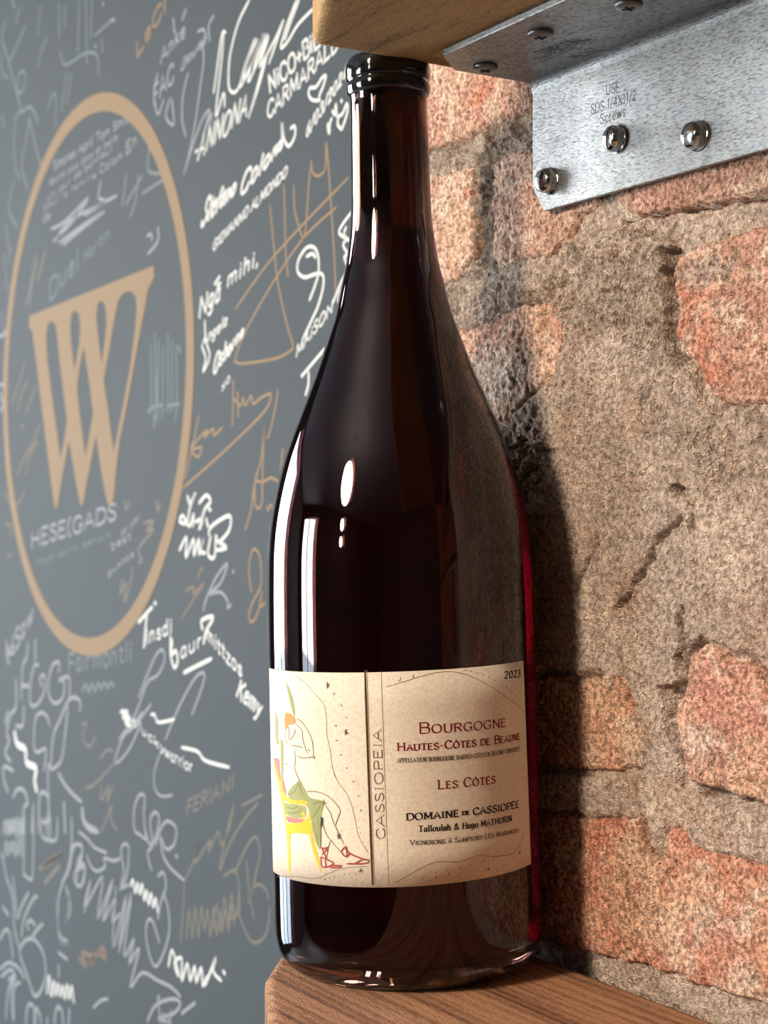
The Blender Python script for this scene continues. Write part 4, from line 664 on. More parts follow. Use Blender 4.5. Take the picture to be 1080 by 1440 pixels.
V3 = np.stack([FACE_X - H / 1000, U / 1000, V / 1000], -1).reshape(-1, 3)
mo = obj('mortar', np_mesh('mortar', V3, Q, True, tone.reshape(-1, 3)), M_mortar, wall)
for i, (s, h0, key) in enumerate(BRICKS):
    P = PT(s); us = [p[0] for p in P]; vs = [p[1] for p in P]
    U, V, Q = grid(max(min(us) - 2, 292), min(max(us) + 2, 629), min(vs) - 2, max(vs) + 2, .62)
    wob = (fbm(U, V, 6, 11 + i, 4, .6) - .5) * 2
    d = sdf(P, U, V) + wob * 1.7
    H = h0 + (fbm(U, V, 34, 81 + i, 5, .55) - .5) * 2.4 + (fbm(U, V, 4, 95, 3) - .5) * 1.5 + worley(U, V, 2.6, 310 + i) * .8 - np.clip(vnoise(U, V, 3, 99 + i) - .78, 0, 1) * 7
    H = H - sstep(-3.2, 1.2, d) ** 2 * 6.5 + cracks(U, V, wob) * .8
    a, b = TONES[key]
    t = sstep(.32, .68, fbm(U, V, 16, 111 + i, 5, .62))[..., None]; tone = lin(a) * (1 - t) + lin(b) * t
    ch = sstep(.54, .66, fbm(U, V, 11, 131 + i, 5, .7))[..., None] * .6; tone = tone * (1 - ch) + lin((224, 206, 182)) * ch
    dk = sstep(.62, .74, fbm(U, V, 9, 141 + i, 5, .65))[..., None] * .5; tone = tone * (1 - dk) + lin((150, 120, 98)) * dk
    tone = apply_patches(tone, U, V)
    tone = np.clip((tone * .72 + lin((222, 196, 180)) * .28) * 1.04, 0, .86)
    keep = (d < 1.4).reshape(-1)
    Q = Q[keep[Q].all(1)]
    used = np.unique(Q); rm = np.zeros(U.size, int); rm[used] = np.arange(len(used))
    V3 = np.stack([FACE_X - H / 1000, U / 1000, V / 1000], -1).reshape(-1, 3)[used]
    obj('brick', np_mesh('brick', V3, rm[Q], True, tone.reshape(-1, 3)[used]), M_brick, wall)
# plain courses out of the close-up
bme = box(-.5, .5, -.5, .5, -.5, .5, .02, 2, 'plain_brick')
k = 0
v = -1.36
while v < 1.5:
    u = -1.28 + (k % 2) * .107
    while u < .62:
        a, b = u, min(u + .203, .627)
        zs = (-.062 < v + .03 < .432)
        if zs and b > .29:
            b = .29 if a < .2 else 0
        if b - a > .03:
            o = obj('brick', bme, M_brick_plain, wall)
            o.location = (FACE_X + .012 + rng.uniform(-.0015, .0015), (a + b) / 2, v + .03)
            o.scale = (.028, (b - a), .060); o.rotation_euler = (rng.uniform(-.008, .008), 0, rng.uniform(-.006, .006))
        u += .215
    v += .0733; k += 1

# ------------------------------------------------------------------ signed slate wall
BH = math.radians(1.36); BK = .43
bdir = Vector((math.sin(BH), math.cos(BH), 0)); bn = Vector((math.cos(BH), -math.sin(BH), 0))
board = obj('wall_back', box(.30, 3.85, -1.4, 1.55, 0, .04, name='slate_wall'), M_board, kind='structure', label='slate grey painted wall covered in chalk pen signatures')
board.matrix_world = Matrix(((bdir.x, 0, bn.x, bn.x * BK), (bdir.y, 0, bn.y, bn.y * BK), (0, 1, 0, 0), (0, 0, 0, 1)))
r2 = random.Random(11)
def board_strokes(strokes, wd, lift):
    V, F = [], []
    for s in strokes:
        v, f = ribbon(s, wd, ext=wd * .3); o = len(V)
        V += [(x / 1000, y / 1000, -lift) for x, y in v]; F += [tuple(o + i for i in q) for q in f]
    return V, F
for i, it in enumerate(WRITING):
    if it[0] == 'S':
        strokes = [smooth(PT(s), 4) if len(PT(s)) > 2 else PT(s) for s in it[3].split('|')]
    else:
        _, col, wd, text, ax, ay, bx, by, ux0, uy0, ux1, uy1 = it
        tot = sum(glyph(c)[0] + 1 for c in text); cur = 0; strokes = []
        for c in text:
            gw, st = glyph(c); jy = r2.uniform(-.35, .35)
            for smf, pts in st:
                q = []
                for (a, b) in pts:
                    t = (cur + a) / tot; hh = (b + jy + r2.uniform(-.12, .12)) / 7
                    q.append((ax + (bx - ax) * t + (ux0 + (ux1 - ux0) * t) * hh, ay + (by - ay) * t + (uy0 + (uy1 - uy0) * t) * hh))
                strokes.append(smooth(q, 3) if smf else q)
            cur += gw + 1
    pen = it[2] * .84 if it[0] == 'S' else min(it[2] * .84, .185 * math.hypot(it[8], it[9]))
    V, F = board_strokes(strokes, pen, .00003 + .0000006 * i)
    me = mesh('handwriting', V, F)
    me.flip_normals()
    obj('handwriting', me, M_chalk[it[1]], board)
# emblem: ring and double-W monogram
emb = bpy.data.objects.new('round_emblem', None); COL.objects.link(emb); emb.parent = board
V, F = [], []; N = 128
for k in range(N):
    a = 2 * math.pi * k / N
    for r in (.2175, .2035):
        for zz in (-.00001, -.0003): V.append((1.2262 + r * math.cos(a), .2832 + r * math.sin(a), zz))
for k in range(N):
    a, b = 4 * k, 4 * ((k + 1) % N)
    F += [(a + 1, a + 3, b + 3, b + 1), (a, a + 1, b + 1, b), (a + 3, a + 2, b + 2, b + 3)]
obj('emblem_ring', mesh('emblem_ring', V, F), M_gold, emb)
polys = [[Vector((x / 1000, y / 1000, 0)) for x, y in PT(s)] for s in MONOGRAM]
tri = tessellate_polygon(polys)
flat = [p for P in polys for p in P]
V = [(p.x, p.y, -.0003) for p in flat] + [(p.x, p.y, -.00001) for p in flat]; n = len(flat)
F = [tuple(t) for t in tri]; o = 0
for P in polys:
    m_ = len(P); F += [(o + i, o + (i + 1) % m_, n + o + (i + 1) % m_, n + o + i) for i in range(m_)]; o += m_
bm = bmesh.new(); bm.from_mesh(mesh('monogram', V, F)); bmesh.ops.recalc_face_normals(bm, faces=bm.faces)
obj('monogram', bm_mesh('monogram', bm), M_gold, emb)

# ------------------------------------------------------------------ shelves
M_low = wood('rough_sawn_pine', srgb(104, 64, 44), srgb(192, 142, 104), 1.8, (130, 5, 130), 0, 70, wave=.16, fleck=.65)
M_up = wood('fuzzy_sawn_pine', srgb(112, 74, 36), srgb(236, 190, 126), 4.0, (130, 22, 130), .6, 60, wave=.08, fleck=1.0)
def plank(name, outline, z0, z1, m, label, cell=.0022, amp=.0016, bev=.0016):
    bm = bmesh.new(); vs = [bm.verts.new((x, y, z0)) for x, y in outline]
    f = bm.faces.new(vs); r = bmesh.ops.extrude_face_region(bm, geom=[f])
    for v in r['geom']:
        if isinstance(v, bmesh.types.BMVert): v.co.z = z1
    bmesh.ops.recalc_face_normals(bm, faces=bm.faces)
    bmesh.ops.bevel(bm, geom=bm.edges[:], offset=bev, segments=2, affect='EDGES')
    o = obj(name, bm_mesh(name, bm), None, label=label, cat='shelf')
    md = o.modifiers.new('r', 'REMESH'); md.mode = 'VOXEL'; md.voxel_size = cell
    dg = bpy.context.evaluated_depsgraph_get(); ev = o.evaluated_get(dg)
    me = bpy.data.meshes.new_from_object(ev); o.modifiers.clear(); o.data = me
    n = len(me.vertices); co = np.empty(n * 3, np.float32); me.vertices.foreach_get('co', co); co = co.reshape(-1, 3)
    no = np.empty(n * 3, np.float32); me.vertices.foreach_get('normal', no); no = no.reshape(-1, 3)
    x, y, z = co.T * 1000
    edge = 1 - np.clip(np.abs(no).max(1), 0, 1)
    side = 1 - np.abs(no[:, 2])
    dsp = (fbm(x + z * 1.3, y * .25, 8, 201, 4) - .5) * .6 + side * (fbm(x * .6 + y * .6 + 500, z + y * .5, 7, 205, 4) - .5) * 3.2 + edge * (fbm(y + x, z + x, 10, 210, 3) - .8) * 6
    co = co + no * (dsp * amp / 1.6 / 1000)[:, None]
    if m is M_low:                     # keep the bearing surface level
        top = no[:, 2] > .9; co[top, 2] = np.minimum(co[top, 2], 0)
    me.vertices.foreach_set('co', co.astype(np.float32).ravel()); me.update()
    me.materials.clear(); me.materials.append(m)
    me.polygons.foreach_set('use_smooth', [True] * len(me.polygons))
    return o
lower = plank('wooden_shelf', [(.2719, .5361), (.296, .568), (.376, .622), (.376, -.12), (-.035, -.12)][::-1], -.040, 0, M_low,
              'lower rough pine shelf board carrying the wine bottle')
upper = plank('wooden_shelf', [(.2835, .5215), (.379, .5225), (.379, .08), (.077, .08)][::-1], .3399, .392, M_up,
              'upper rough sawn shelf board above the bottle neck, screwed to steel angle bracket', bev=.0012)

# ------------------------------------------------------------------ angle bracket
def galv():
    m, t, b = new_mat('galvanised_steel'); L = t.links
    b.inputs['Metallic'].default_value = .85; b.inputs['Roughness'].default_value = .42
    tcn = t.nodes.new('ShaderNodeTexCoord')
    mp = t.nodes.new('ShaderNodeMapping'); mp.inputs['Scale'].default_value = (900, 420, 1500); mp.inputs['Rotation'].default_value = (.55, 0, .2)
    L.new(tcn.outputs['Object'], mp.inputs[0])
    n = t.nodes.new('ShaderNodeTexNoise'); n.inputs['Scale'].default_value = 1; n.inputs['Detail'].default_value = 4; n.inputs['Roughness'].default_value = .7; L.new(mp.outputs[0], n.inputs['Vector'])
    n2 = t.nodes.new('ShaderNodeTexVoronoi'); n2.inputs['Scale'].default_value = 160; L.new(tcn.outputs['Object'], n2.inputs['Vector'])
    cr = t.nodes.new('ShaderNodeValToRGB'); e = cr.color_ramp.elements
    e[0].position = .36; e[0].color = (.16, .16, .155, 1); e[1].position = .52; e[1].color = (.37, .385, .38, 1)
    L.new(n.outputs[0], cr.inputs[0])
    mx = t.nodes.new('ShaderNodeMix'); mx.data_type = 'RGBA'; mx.blend_type = 'MULTIPLY'; mx.inputs[0].default_value = .28
    sat = t.nodes.new('ShaderNodeHueSaturation'); sat.inputs['Saturation'].default_value = .12
    L.new(n2.outputs['Color'], sat.inputs['Color']); L.new(cr.outputs[0], mx.inputs[6]); L.new(sat.outputs[0], mx.inputs[7]); L.new(mx.outputs[2], b.inputs['Base Color'])
    mr = t.nodes.new('ShaderNodeMapRange'); mr.inputs[3].default_value = .55; mr.inputs[4].default_value = .34; L.new(n.outputs[0], mr.inputs[0]); L.new(mr.outputs[0], b.inputs['Roughness'])
    bp = t.nodes.new('ShaderNodeBump'); bp.inputs['Strength'].default_value = .5; bp.inputs['Distance'].default_value = .0004
    L.new(n.outputs[0], bp.inputs['Height']); L.new(bp.outputs[0], b.inputs['Normal']); return m
M_galv = galv()
M_chrome = plain('bright_zinc', (.60, .62, .62, 1), .14, 1)
M_screw = plain('dull_zinc', (.20, .20, .20, 1), .38, .8, bump=.1)
M_dark = plain('recess_shade', (.01, .01, .01, 1), .8)  # near-black colour standing in for shade inside the screw slots
M_stamp = plain('stamped_mark', (.055, .055, .05, 1), .55, .5)
TH = .0027; XF = .3765; ZT = .3397; YE = .5135; YS = .10
ZB = .2863; XO = .3262; RB = .004
sec = []                                              # outer face (seen from the room), then matching inner face
sec.append(((XO, ZT - TH), (XO, ZT))); sec.append(((XO + .014, ZT - TH), (XO + .014, ZT)))
for k in range(7):
    a = math.pi / 2 * k / 6
    cx, cz = XF - RB, ZT - TH - RB
    sec.append(((cx + RB * math.sin(a), cz + RB * math.cos(a)), (cx + (RB + TH) * math.sin(a), cz + (RB + TH) * math.cos(a))))
sec.append(((XF, ZB + .0105), (XF + TH, ZB + .0105))); sec.append(((XF, ZB), (XF + TH, ZB)))
V, F = [], []
ends = [YE - .0135, YE] + [YE] * 7 + [YE, YE - .0075]
for (o_, i_), ye in zip(sec, ends):
    V += [(o_[0], ye, o_[1]), (i_[0], ye, i_[1]), (o_[0], YS, o_[1]), (i_[0], YS, i_[1])]
m_ = len(sec)
for i in range(m_ - 1):
    a, b = 4 * i, 4 * i + 4
    F += [(a, a + 2, b + 2, b), (a + 1, b + 1, b + 3, a + 3), (a, b, b + 1, a + 1), (a + 2, a + 3, b + 3, b + 2)]
F += [(0, 1, 3, 2), (4 * m_ - 4, 4 * m_ - 2, 4 * m_ - 1, 4 * m_ - 3)]
bm = bmesh.new(); bm.from_mesh(mesh('plate', V, F)); bmesh.ops.recalc_face_normals(bm, faces=bm.faces)
bracket = bpy.data.objects.new('angle_bracket', None); COL.objects.link(bracket)
bracket['label'] = 'galvanised steel angle bracket under upper shelf, screwed to brick wall'; bracket['category'] = 'bracket'
pl = obj('steel_plate', bm_mesh('steel_plate', bm), M_galv, bracket)
md = pl.modifiers.new('bevel', 'BEVEL'); md.width = .0005; md.segments = 2; md.limit_method = 'ANGLE'; md.angle_limit = .6
def hex_screw(y, z, spin, tilt):
    prof = [(-.004, .0026), (.0001, .0026), (.0001, .0052), (.0006, .0053), (.0009, .0050), (.0010, .0034)]
    fl = lathe(prof, 32, 'washer_face')
    o = obj('hex_screw', fl, M_chrome, bracket); o.location = (XF, y, z); o.rotation_euler = (tilt, math.radians(-90), 0)
    prof = smooth([(.0004, .0047), (.0028, .0048), (.0043, .0044), (.0052, .0034), (.0056, .0018), (.0057, .0002)], 3)
    me = lathe(prof, 48, 'hex_head')
    for v in me.vertices:
        a = math.atan2(v.co.y, v.co.x) + spin; k_ = .93 + .07 * abs(math.cos(3 * a)) ** .6
        v.co.x *= k_; v.co.y *= k_
    obj('hex_head', me, M_chrome, o)
for (y, z, s_, t_) in ((.5017, .2969, .3, .1), (.4608, .3046, .1, -.1), (.4185, .2970, .5, .05)): hex_screw(y, z, s_, t_)
def pan_screw(x, y, spin):
    prof = [(-.003, .002), (.0000, .002), (.0000, .0046), (.0009, .0047), (.0016, .0042), (.0019, .0032), (.0020, .0010)]
    o = obj('pan_head_screw', lathe(prof, 36, 'pan_head'), M_screw, bracket); o.location = (x, y, ZT - TH); o.rotation_euler = (math.pi, 0, spin)
    bm = bmesh.new()
    for k in (0, 1):
        r = bmesh.ops.create_cube(bm, size=1)
        for v in r['verts']:
            q = Vector((v.co.x * (.0044 if k == 0 else .0010), v.co.y * (.0010 if k == 0 else .0044), v.co.z * .0006 + .0019)); v.co = q
    obj('recess_shade_cross', bm_mesh('recess_shade_cross', bm), M_dark, o)  # solid black bars on the head, painting the shade of a cross slot
for (x, y, s_) in ((.3465, .5020, .2), (.3396, .4582, .6), (.3455, .4177, .4)): pan_screw(x, y, s_)
def stamp(items, fn, wd):
    for t, x0, y0, x1, y1, h in items:
        tot = sum(glyph(c)[0] + 1.1 for c in t); cur = 0; V, F = [], []
        for c in t:
            gw, st = glyph(c)
            for smf, pts in st:
                q = []
                for a, b in pts:
                    s_ = (cur + a) / tot; q.append((x0 + (x1 - x0) * s_, y0 + (y1 - y0) * s_, b * h / 7))
                d2 = [(p[0], p[1]) for p in q]
                P3 = [fn(p) for p in q]
                P3 = smooth(P3, 3) if smf else P3
                v, f = ribbon(P3, wd, ext=wd * .4); o = len(V); V += v; F += [tuple(o + i for i in qq) for qq in f]
            cur += gw + 1.1
        yield V, F
for V, F in stamp(BRACKET_TEXT, lambda p: (p[0], p[1] + p[2] * .86), .34):
    obj('stamped_lettering', mesh('stamp', [(XF - .00006, a / 1000, b / 1000) for a, b in V], F), M_stamp, bracket)
for V, F in stamp(BRACKET_UNDER_TEXT, lambda p: (p[0] - p[2], p[1] + .15 * p[2]), .45):
    obj('stamped_lettering', mesh('stamp', [(a / 1000, b / 1000, ZT - TH - .00006) for a, b in V], F), M_stamp, bracket)

# ------------------------------------------------------------------ wine bottle
def glass_mat():
    m, t, b = new_mat('dark_bottle_glass')
    b.inputs['Base Color'].default_value = (.13, .06, .045, 1); b.inputs['Roughness'].default_value = .015
    b.inputs['IOR'].default_value = 1.52; b.inputs['Transmission Weight'].default_value = 1
    return m
def wine_mat():
    m, t, b = new_mat('red_wine')
    b.inputs['Base Color'].default_value = (1, 1, 1, 1); b.inputs['Roughness'].default_value = 0
    b.inputs['IOR'].default_value = 1.34; b.inputs['Transmission Weight'].default_value = 1
    va = t.nodes.new('ShaderNodeVolumeAbsorption'); va.inputs['Color'].default_value = (.984, .02, .945, 1); va.inputs['Density'].default_value = 560
    t.links.new(va.outputs[0], t.nodes['Material Output'].inputs['Volume']); return m
bx, by, bz = (Vector(v) for v in BOTTLE_AXES)
bottle = bpy.data.objects.new('wine_bottle', None); COL.objects.link(bottle)
bottle['label'] = 'large dark red wine bottle with cream illustrated label standing on lower shelf'; bottle['category'] = 'bottle'
bottle.matrix_world = Matrix(((bx.x, by.x, bz.x, BOTTLE_BASE[0]), (bx.y, by.y, bz.y, BOTTLE_BASE[1]), (bx.z, by.z, bz.z, BOTTLE_BASE[2] + .0009), (0, 0, 0, 1)))
body = [(z / 1000, r / 1000) for z, r in PROFILE]
RR = body[1][1]
heel = [(.0006, .0405), (0, .043), (.0008, .0452), (.003, .0476), (.0065, .0497), (.011, RR - .0003), (.017, RR)]
prof = heel + [p for p in body if p[0] > .024]
dense = smooth([(p[0], p[1]) for p in prof], 4)
top = dense[-1][0]
lip = [(top + .001, dense[-1][1] + .0005), (top + .006, dense[-1][1] + .0006), (top + .012, dense[-1][1] - .0008), (top + .015, .0125)]
WT = .0032
inner = [(z, r - WT) for z, r in dense if z > .011]
inner = [(.0075, .0405), (.0085, .044)] + inner + [(top + .012, .0105), (top + .015, .0105)]
outer = [(.004, .012), (.0035, .03)] + dense + lip
loop = outer + inner[::-1] + [(.0072, .03), (.0072, .012)]
V, F = [], []; N = 128
me = lathe(loop, N, 'glass', close=True)
gl_ = obj('glass_body', me, glass_mat(), bottle)
wl = WINE_LEVEL / 1000
wp = [(.0074, .0005), (.0074, .0405), (.0084, .0442)] + [(z, r - WT + .0003) for z, r in dense if .011 < z < wl] 
rw = wp[-1][1]; wp += [(wl, rw), (wl, .0005)]
obj('red_wine', lathe(wp, N, 'wine'), wine_mat(), bottle)
M_seal = plain('black_wax', (.004, .004, .0045, 1), .09, coat=.6, bump=.25, bscale=160)
sp_ = [(z / 1000, r / 1000) for z, r in SEAL]
sp_ = [(sp_[0][0] - .0002, sp_[0][1] - .0012)] + sp_
sealm = lathe(smooth(sp_, 3)[:-1], 96, 'seal')
obj('wax_seal', sealm, M_seal, bottle)
# paper label
def paper():
    m, t, b = new_mat('cream_label_paper'); L = t.links
    b.inputs['Roughness'].default_value = .82; b.inputs['Specular IOR Level'].default_value = .2
    tcn = t.nodes.new('ShaderNodeTexCoord'); n = t.nodes.new('ShaderNodeTexNoise'); n.inputs['Scale'].default_value = 900; n.inputs['Detail'].default_value = 5
    L.new(tcn.outputs['Object'], n.inputs['Vector'])
    cr = t.nodes.new('ShaderNodeValToRGB'); e = cr.color_ramp.elements; e[0].position = .3; e[0].color = srgb(214, 202, 182); e[1].position = .7; e[1].color = srgb(234, 224, 205)
    L.new(n.outputs[0], cr.inputs[0]); L.new(cr.outputs[0], b.inputs['Base Color'])
    bp = t.nodes.new('ShaderNodeBump'); bp.inputs['Strength'].default_value = .25; bp.inputs['Distance'].default_value = .0003
    L.new(n.outputs[0], bp.inputs['Height']); L.new(bp.outputs[0], b.inputs['Normal']); return m
LR = LABEL_RADIUS / 1000
def wrap(s, v, lift=0.0):
    a = s / LABEL_RADIUS; r = LR + lift
    return (r * math.sin(a), -r * math.cos(a), v / 1000)
(sa, va_), (sb, vb), (sc_, vc), (sd, vd) = LABEL_CORNERS
NS, NV = 90, 6; V, F = [], []
for j in range(NV + 1):
    for i in range(NS + 1):
        p, q = i / NS, j / NV
        s_ = (sb * (1 - p) + sc_ * p) * (1 - q) + (sa * (1 - p) + sd * p) * q
        v_ = (vb * (1 - p) + vc * p) * (1 - q) + (va_ * (1 - p) + vd * p) * q
        V.append(wrap(s_, v_))
nf = len(V)
V += [tuple(c * (1 - .0028) if k_ < 2 else c for k_, c in enumerate(v)) for v in V]
idx = lambda i, j: j * (NS + 1) + i
for j in range(NV):
    for i in range(NS):
        F.append((idx(i, j), idx(i + 1, j), idx(i + 1, j + 1), idx(i, j + 1)))
border = [idx(i, 0) for i in range(NS + 1)] + [idx(NS, j) for j in range(1, NV + 1)] + [idx(i, NV) for i in range(NS - 1, -1, -1)] + [idx(0, j) for j in range(NV - 1, 0, -1)]
for k in range(len(border)):
    a, b = border[k], border[(k + 1) % len(border)]; F.append((b, a, nf + a, nf + b))
lab = obj('paper_label', mesh('label', V, F), paper(), bottle, label='cream paper label printed with a seated woman in a yellow chair and red lettering')
lab.data.polygons.foreach_set('use_smooth', [True] * (NS * NV) + [False] * len(border))
INK = {k: plain('print_' + k, srgb(*c), .7, spec=.2) for k, c in dict(red=(120, 8, 24), ink=(36, 28, 26), grey=(104, 94, 84), brown=(120, 92, 62), rule=(74, 52, 28), yellow=(222, 186, 60), rose=(204, 120, 124),
      sage=(152, 158, 108), green_ink=(86, 96, 62), amber=(196, 142, 84), sandal=(158, 74, 66), ink2=(60, 60, 62)).items()}
def serif_text(text, x0, y0, x1, y1, h, wt, mode):
    """strokes with thick/thin contrast and slab serifs laid between two baseline points"""
    L = math.hypot(x1 - x0, y1 - y0); ux, uy = (x1 - x0) / L, (y1 - y0) / L; nx, ny = -uy, ux
    items = []; tot = 0; gap = 1.15
    for c in text:
        sc2 = 1.0
        if mode == 's' and c.islower(): c = c.upper(); sc2 = .78
        g, st = glyph(c); g = g * sc2; items.append((tot, sc2, st, c)); tot += g + gap * sc2
    tot -= gap; sx = L / tot; sy = h / 7
    V, F = [], []
    def emit_(pts, wd, thin):
        v, f = ribbon(pts, wd, thin); o = len(V); V.extend(v); F.extend(tuple(o + i for i in q) for q in f)
    for x, sc2, st, c in items:
        for smf, pts in st:
            P = [((x + a * sc2) * sx, b * sc2 * sy) for a, b in pts]
            Q = smooth(P, 4) if smf else P
            emit_([(x0 + ux * a + nx * b, y0 + uy * a + ny * b) for a, b in Q], wt * 3.9 * (.85 + .15 * sc2), wt * 1.45)
            if not c.isdigit() and c not in '-.&/':
                for e, o2 in ((0, 1), (-1, -2)):
                    a, b = P[e]; a2, b2 = P[o2]
                    near = min(abs(b), abs(b - 7 * sc2 * sy), abs(b - 4.6 * sy)) < .06 * h
                    if near and abs(b2 - b) > 1.1 * abs(a2 - a) and not (smf and c.upper() in 'CGSOQ'):
                        hw = wt * 4.3
                        yy = b + (wt * .25 if b < .5 * h else -wt * .25)
                        if 4 < abs(b2 - b) / h * 7 or True:
                            emit_([(x0 + ux * (a - hw) + nx * yy, y0 + uy * (a - hw) + ny * yy), (x0 + ux * (a + hw) + nx * yy, y0 + uy * (a + hw) + ny * yy)], wt * 1.1, wt * 1.1)
    return V, F
for t, x0, y0, x1, y1, h, col, wt, mode in LABEL_TEXT:
    V, F = serif_text(t, x0, y0, x1, y1, h, wt, mode)
    me = mesh('lettering', [wrap(a, b, .00009) for a, b in V], F)
    obj('printed_lettering', me, INK[col], lab)
lift = .00004
def fill(P):
    tr = tessellate_polygon([[Vector((a, b, 0)) for a, b in P]]); return P, [tuple(t) for t in tr]
for name, col, wd, kind, strokes in LABEL_ART:
    V, F = [], []
    for s in strokes.split('|'):
        P = PT(s)
        if kind == 'l': v, f = ribbon(smooth(P, 3) if len(P) > 2 else [P[0], ((P[0][0] + P[1][0]) / 2, (P[0][1] + P[1][1]) / 2), P[1]], wd)
        else:
            v, f = fill(smooth(P + [P[0]], 2)[:-1])
        o = len(V); V += list(v); F += [tuple(o + i for i in q) for q in f]
    lift += .000006
    me = mesh(name, [wrap(a, b, lift + .00003) for a, b in V], F)
    if kind == 'f':                         # follow the curve of the bottle
        bm = bmesh.new(); bm.from_mesh(me)
        bmesh.ops.subdivide_edges(bm, edges=[e for e in bm.edges if e.calc_length() > .003], cuts=3, use_grid_fill=True)
        for v in bm.verts:
            r = math.hypot(v.co.x, v.co.y); k_ = (LR + lift + .00003) / r; v.co.x *= k_; v.co.y *= k_
        bm.to_mesh(me); bm.free()
    obj(name, me, INK[col], lab, kind='stuff' if name in ('printed_star', 'printed_letters') else None)

# ------------------------------------------------------------------ the rest of the room (seen in the glass)
M_ceil = plain('grey_ceiling', srgb(100, 104, 114), .9, var=.05, bscale=3)
M_floor = plain('dark_floor', srgb(112, 100, 88), .6, var=.1, bscale=6)
M_dwall = plain('charcoal_wall', srgb(40, 38, 40), .8, var=.1, bscale=5)
M_frame = plain('black_window_frame', srgb(24, 24, 26), .5)
R_ = ROOM
obj('floor', box(R_['x0'], R_['x1'], R_['y0'], R_['y1'], R_['z0'] - .1, R_['z0'], name='floor'), M_floor, kind='structure')
obj('ceiling', box(R_['x0'], R_['x1'], R_['y0'], R_['y1'], R_['z1'], R_['z1'] + .1, name='ceiling'), M_ceil, kind='structure')
def wall_with_windows(name, axis, c, a0, a1, wins, m):
    V, F = [], []
    As = sorted({a0, a1} | {v for w_ in wins for v in w_[:2]}); Zs = sorted({R_['z0'], R_['z1']} | {v for w_ in wins for v in w_[2:]})
    bm = bmesh.new()
    for i in range(len(As) - 1):
        for j in range(len(Zs) - 1):
            ca, cz = (As[i] + As[i + 1]) / 2, (Zs[j] + Zs[j + 1]) / 2
            if any(w_[0] < ca < w_[1] and w_[2] < cz < w_[3] for w_ in wins): continue
            r = bmesh.ops.create_cube(bm, size=1)
            for v in r['verts']:
                p = (As[i] if v.co.x < 0 else As[i + 1], c[0] if v.co.y < 0 else c[1], Zs[j] if v.co.z < 0 else Zs[j + 1])
                v.co = (p[0], p[1], p[2]) if axis == 'x' else (p[1], p[0], p[2])
    bmesh.ops.recalc_face_normals(bm, faces=bm.faces)
    return obj(name, bm_mesh(name, bm), m, kind='structure')
wall_with_windows('wall_left', 'y', (R_['x0'] - .12, R_['x0']), R_['y0'], R_['y1'], WIN_LEFT, M_dwall)
wall_with_windows('wall_far', 'x', (R_['y1'], R_['y1'] + .12), R_['x0'], R_['x1'], WIN_FAR, M_dwall)
obj('wall_near', box(R_['x0'], R_['x1'], R_['y0'] - .12, R_['y0'], R_['z0'], R_['z1'], name='wall'), M_dwall, kind='structure')
obj('wall_side', box(R_['x1'], R_['x1'] + .1, R_['y0'], R_['y1'], R_['z0'], R_['z1'], name='wall'), M_dwall, kind='structure')
k = 0
for (y0, y1, z0, z1) in WIN_LEFT:
    k += 1; bm = bmesh.new()
    n = 3 if y1 - y0 < 2 else 5
    for i in range(n):
        yy = y0 + (y1 - y0) * i / (n - 1)
        for v in bmesh.ops.create_cube(bm, size=1)['verts']: v.co = (R_['x0'] - .05 + v.co.x * .05, yy + v.co.y * .05, (z0 + z1) / 2 + v.co.z * (z1 - z0))
    for zz in (z0, z1):
        for v in bmesh.ops.create_cube(bm, size=1)['verts']: v.co = (R_['x0'] - .05 + v.co.x * .05, (y0 + y1) / 2 + v.co.y * (y1 - y0), zz + v.co.z * .05)
    obj('window_%d' % k, bm_mesh('window', bm), M_frame, kind='structure')
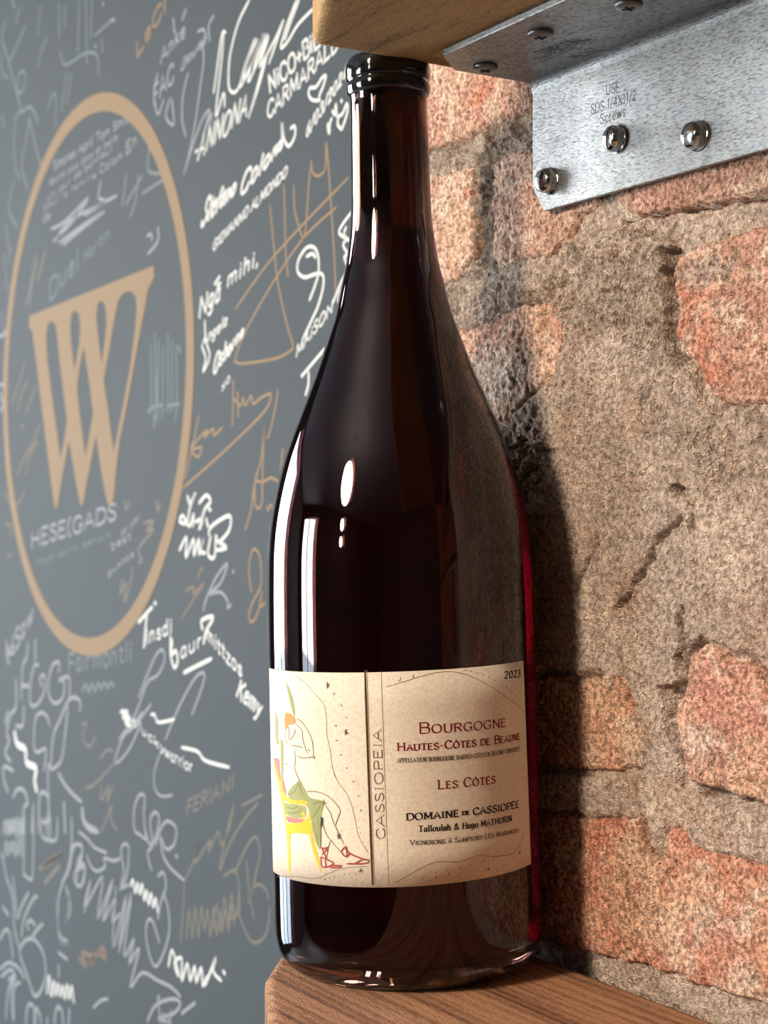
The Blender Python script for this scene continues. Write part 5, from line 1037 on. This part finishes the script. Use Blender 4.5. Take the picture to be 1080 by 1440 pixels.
for (x0, x1, z0, z1) in WIN_FAR:
    k += 1; bm = bmesh.new()
    for xx in (x0, x0 + (x1 - x0) / 3, x0 + (x1 - x0) * 2 / 3, x1):
        for v in bmesh.ops.create_cube(bm, size=1)['verts']: v.co = (xx + v.co.x * .06, R_['y1'] + .05 + v.co.y * .05, (z0 + z1) / 2 + v.co.z * (z1 - z0))
    for zz in (z0, z1):
        for v in bmesh.ops.create_cube(bm, size=1)['verts']: v.co = ((x0 + x1) / 2 + v.co.x * (x1 - x0), R_['y1'] + .05 + v.co.y * .05, zz + v.co.z * .05)
    obj('window_%d' % k, bm_mesh('window', bm), M_frame, kind='structure')
obj('pavement', box(-14, 6, R_['y1'] + .13, 16, -1.6, -1.45, name='pavement'), plain('pale_paving', srgb(170, 168, 160), .9), kind='structure')

# pendant lamps with amber glass globes
M_globe = emit('glowing_amber_glass', (1.0, .52, .22, 1), LAMP_GLOW * .05)
def lamp(x, y, z, r, glow, label):
    e = bpy.data.objects.new('pendant_lamp', None); COL.objects.link(e); e.location = (x, y, z)
    e['label'] = label; e['category'] = 'lamp'; e['group'] = 'amber pendant lamps reflected in the bottle glass'
    prof = [(-r * 1.25 + .0, .01), (-r * 1.15, r * .45), (-r * .8, r * .78), (-r * .3, r), (r * .2, r * .96), (r * .7, r * .7), (r * 1.0, r * .35)]
    obj('glass_globe', lathe(smooth(prof, 3), 32, 'globe'), emit('glowing_amber_glass', (1.0, .83, .66, 1), glow), e)
    obj('socket_cap', lathe([(r * .98, r * .38), (r * 1.2, r * .36), (r * 1.3, .012)], 24, 'cap'), M_frame, e)
    obj('cord', lathe([(r * 1.3, .004), (R_['z1'] - z - .02, .004)], 8, 'cord'), M_frame, e)
    obj('ceiling_rose', lathe([(R_['z1'] - z - .03, .05), (R_['z1'] - z, .055)], 24, 'rose'), M_frame, e)
    return e
LAMPS = [(-1.35, .30, .98, .16, 150), (-2.75, .12, .92, .10, 60), (-3.45, .05, .72, .10, 50)]
names = ['nearest glowing amber pendant lamp, reflected on the bottle shoulder', 'middle glowing amber pendant lamp, reflected on the bottle neck', 'farthest low glowing amber pendant lamp, reflected on the bottle neck']
for (x, y, z, r, g_), nm in zip(LAMPS, names): lamp(x, y, z, r, g_, nm)
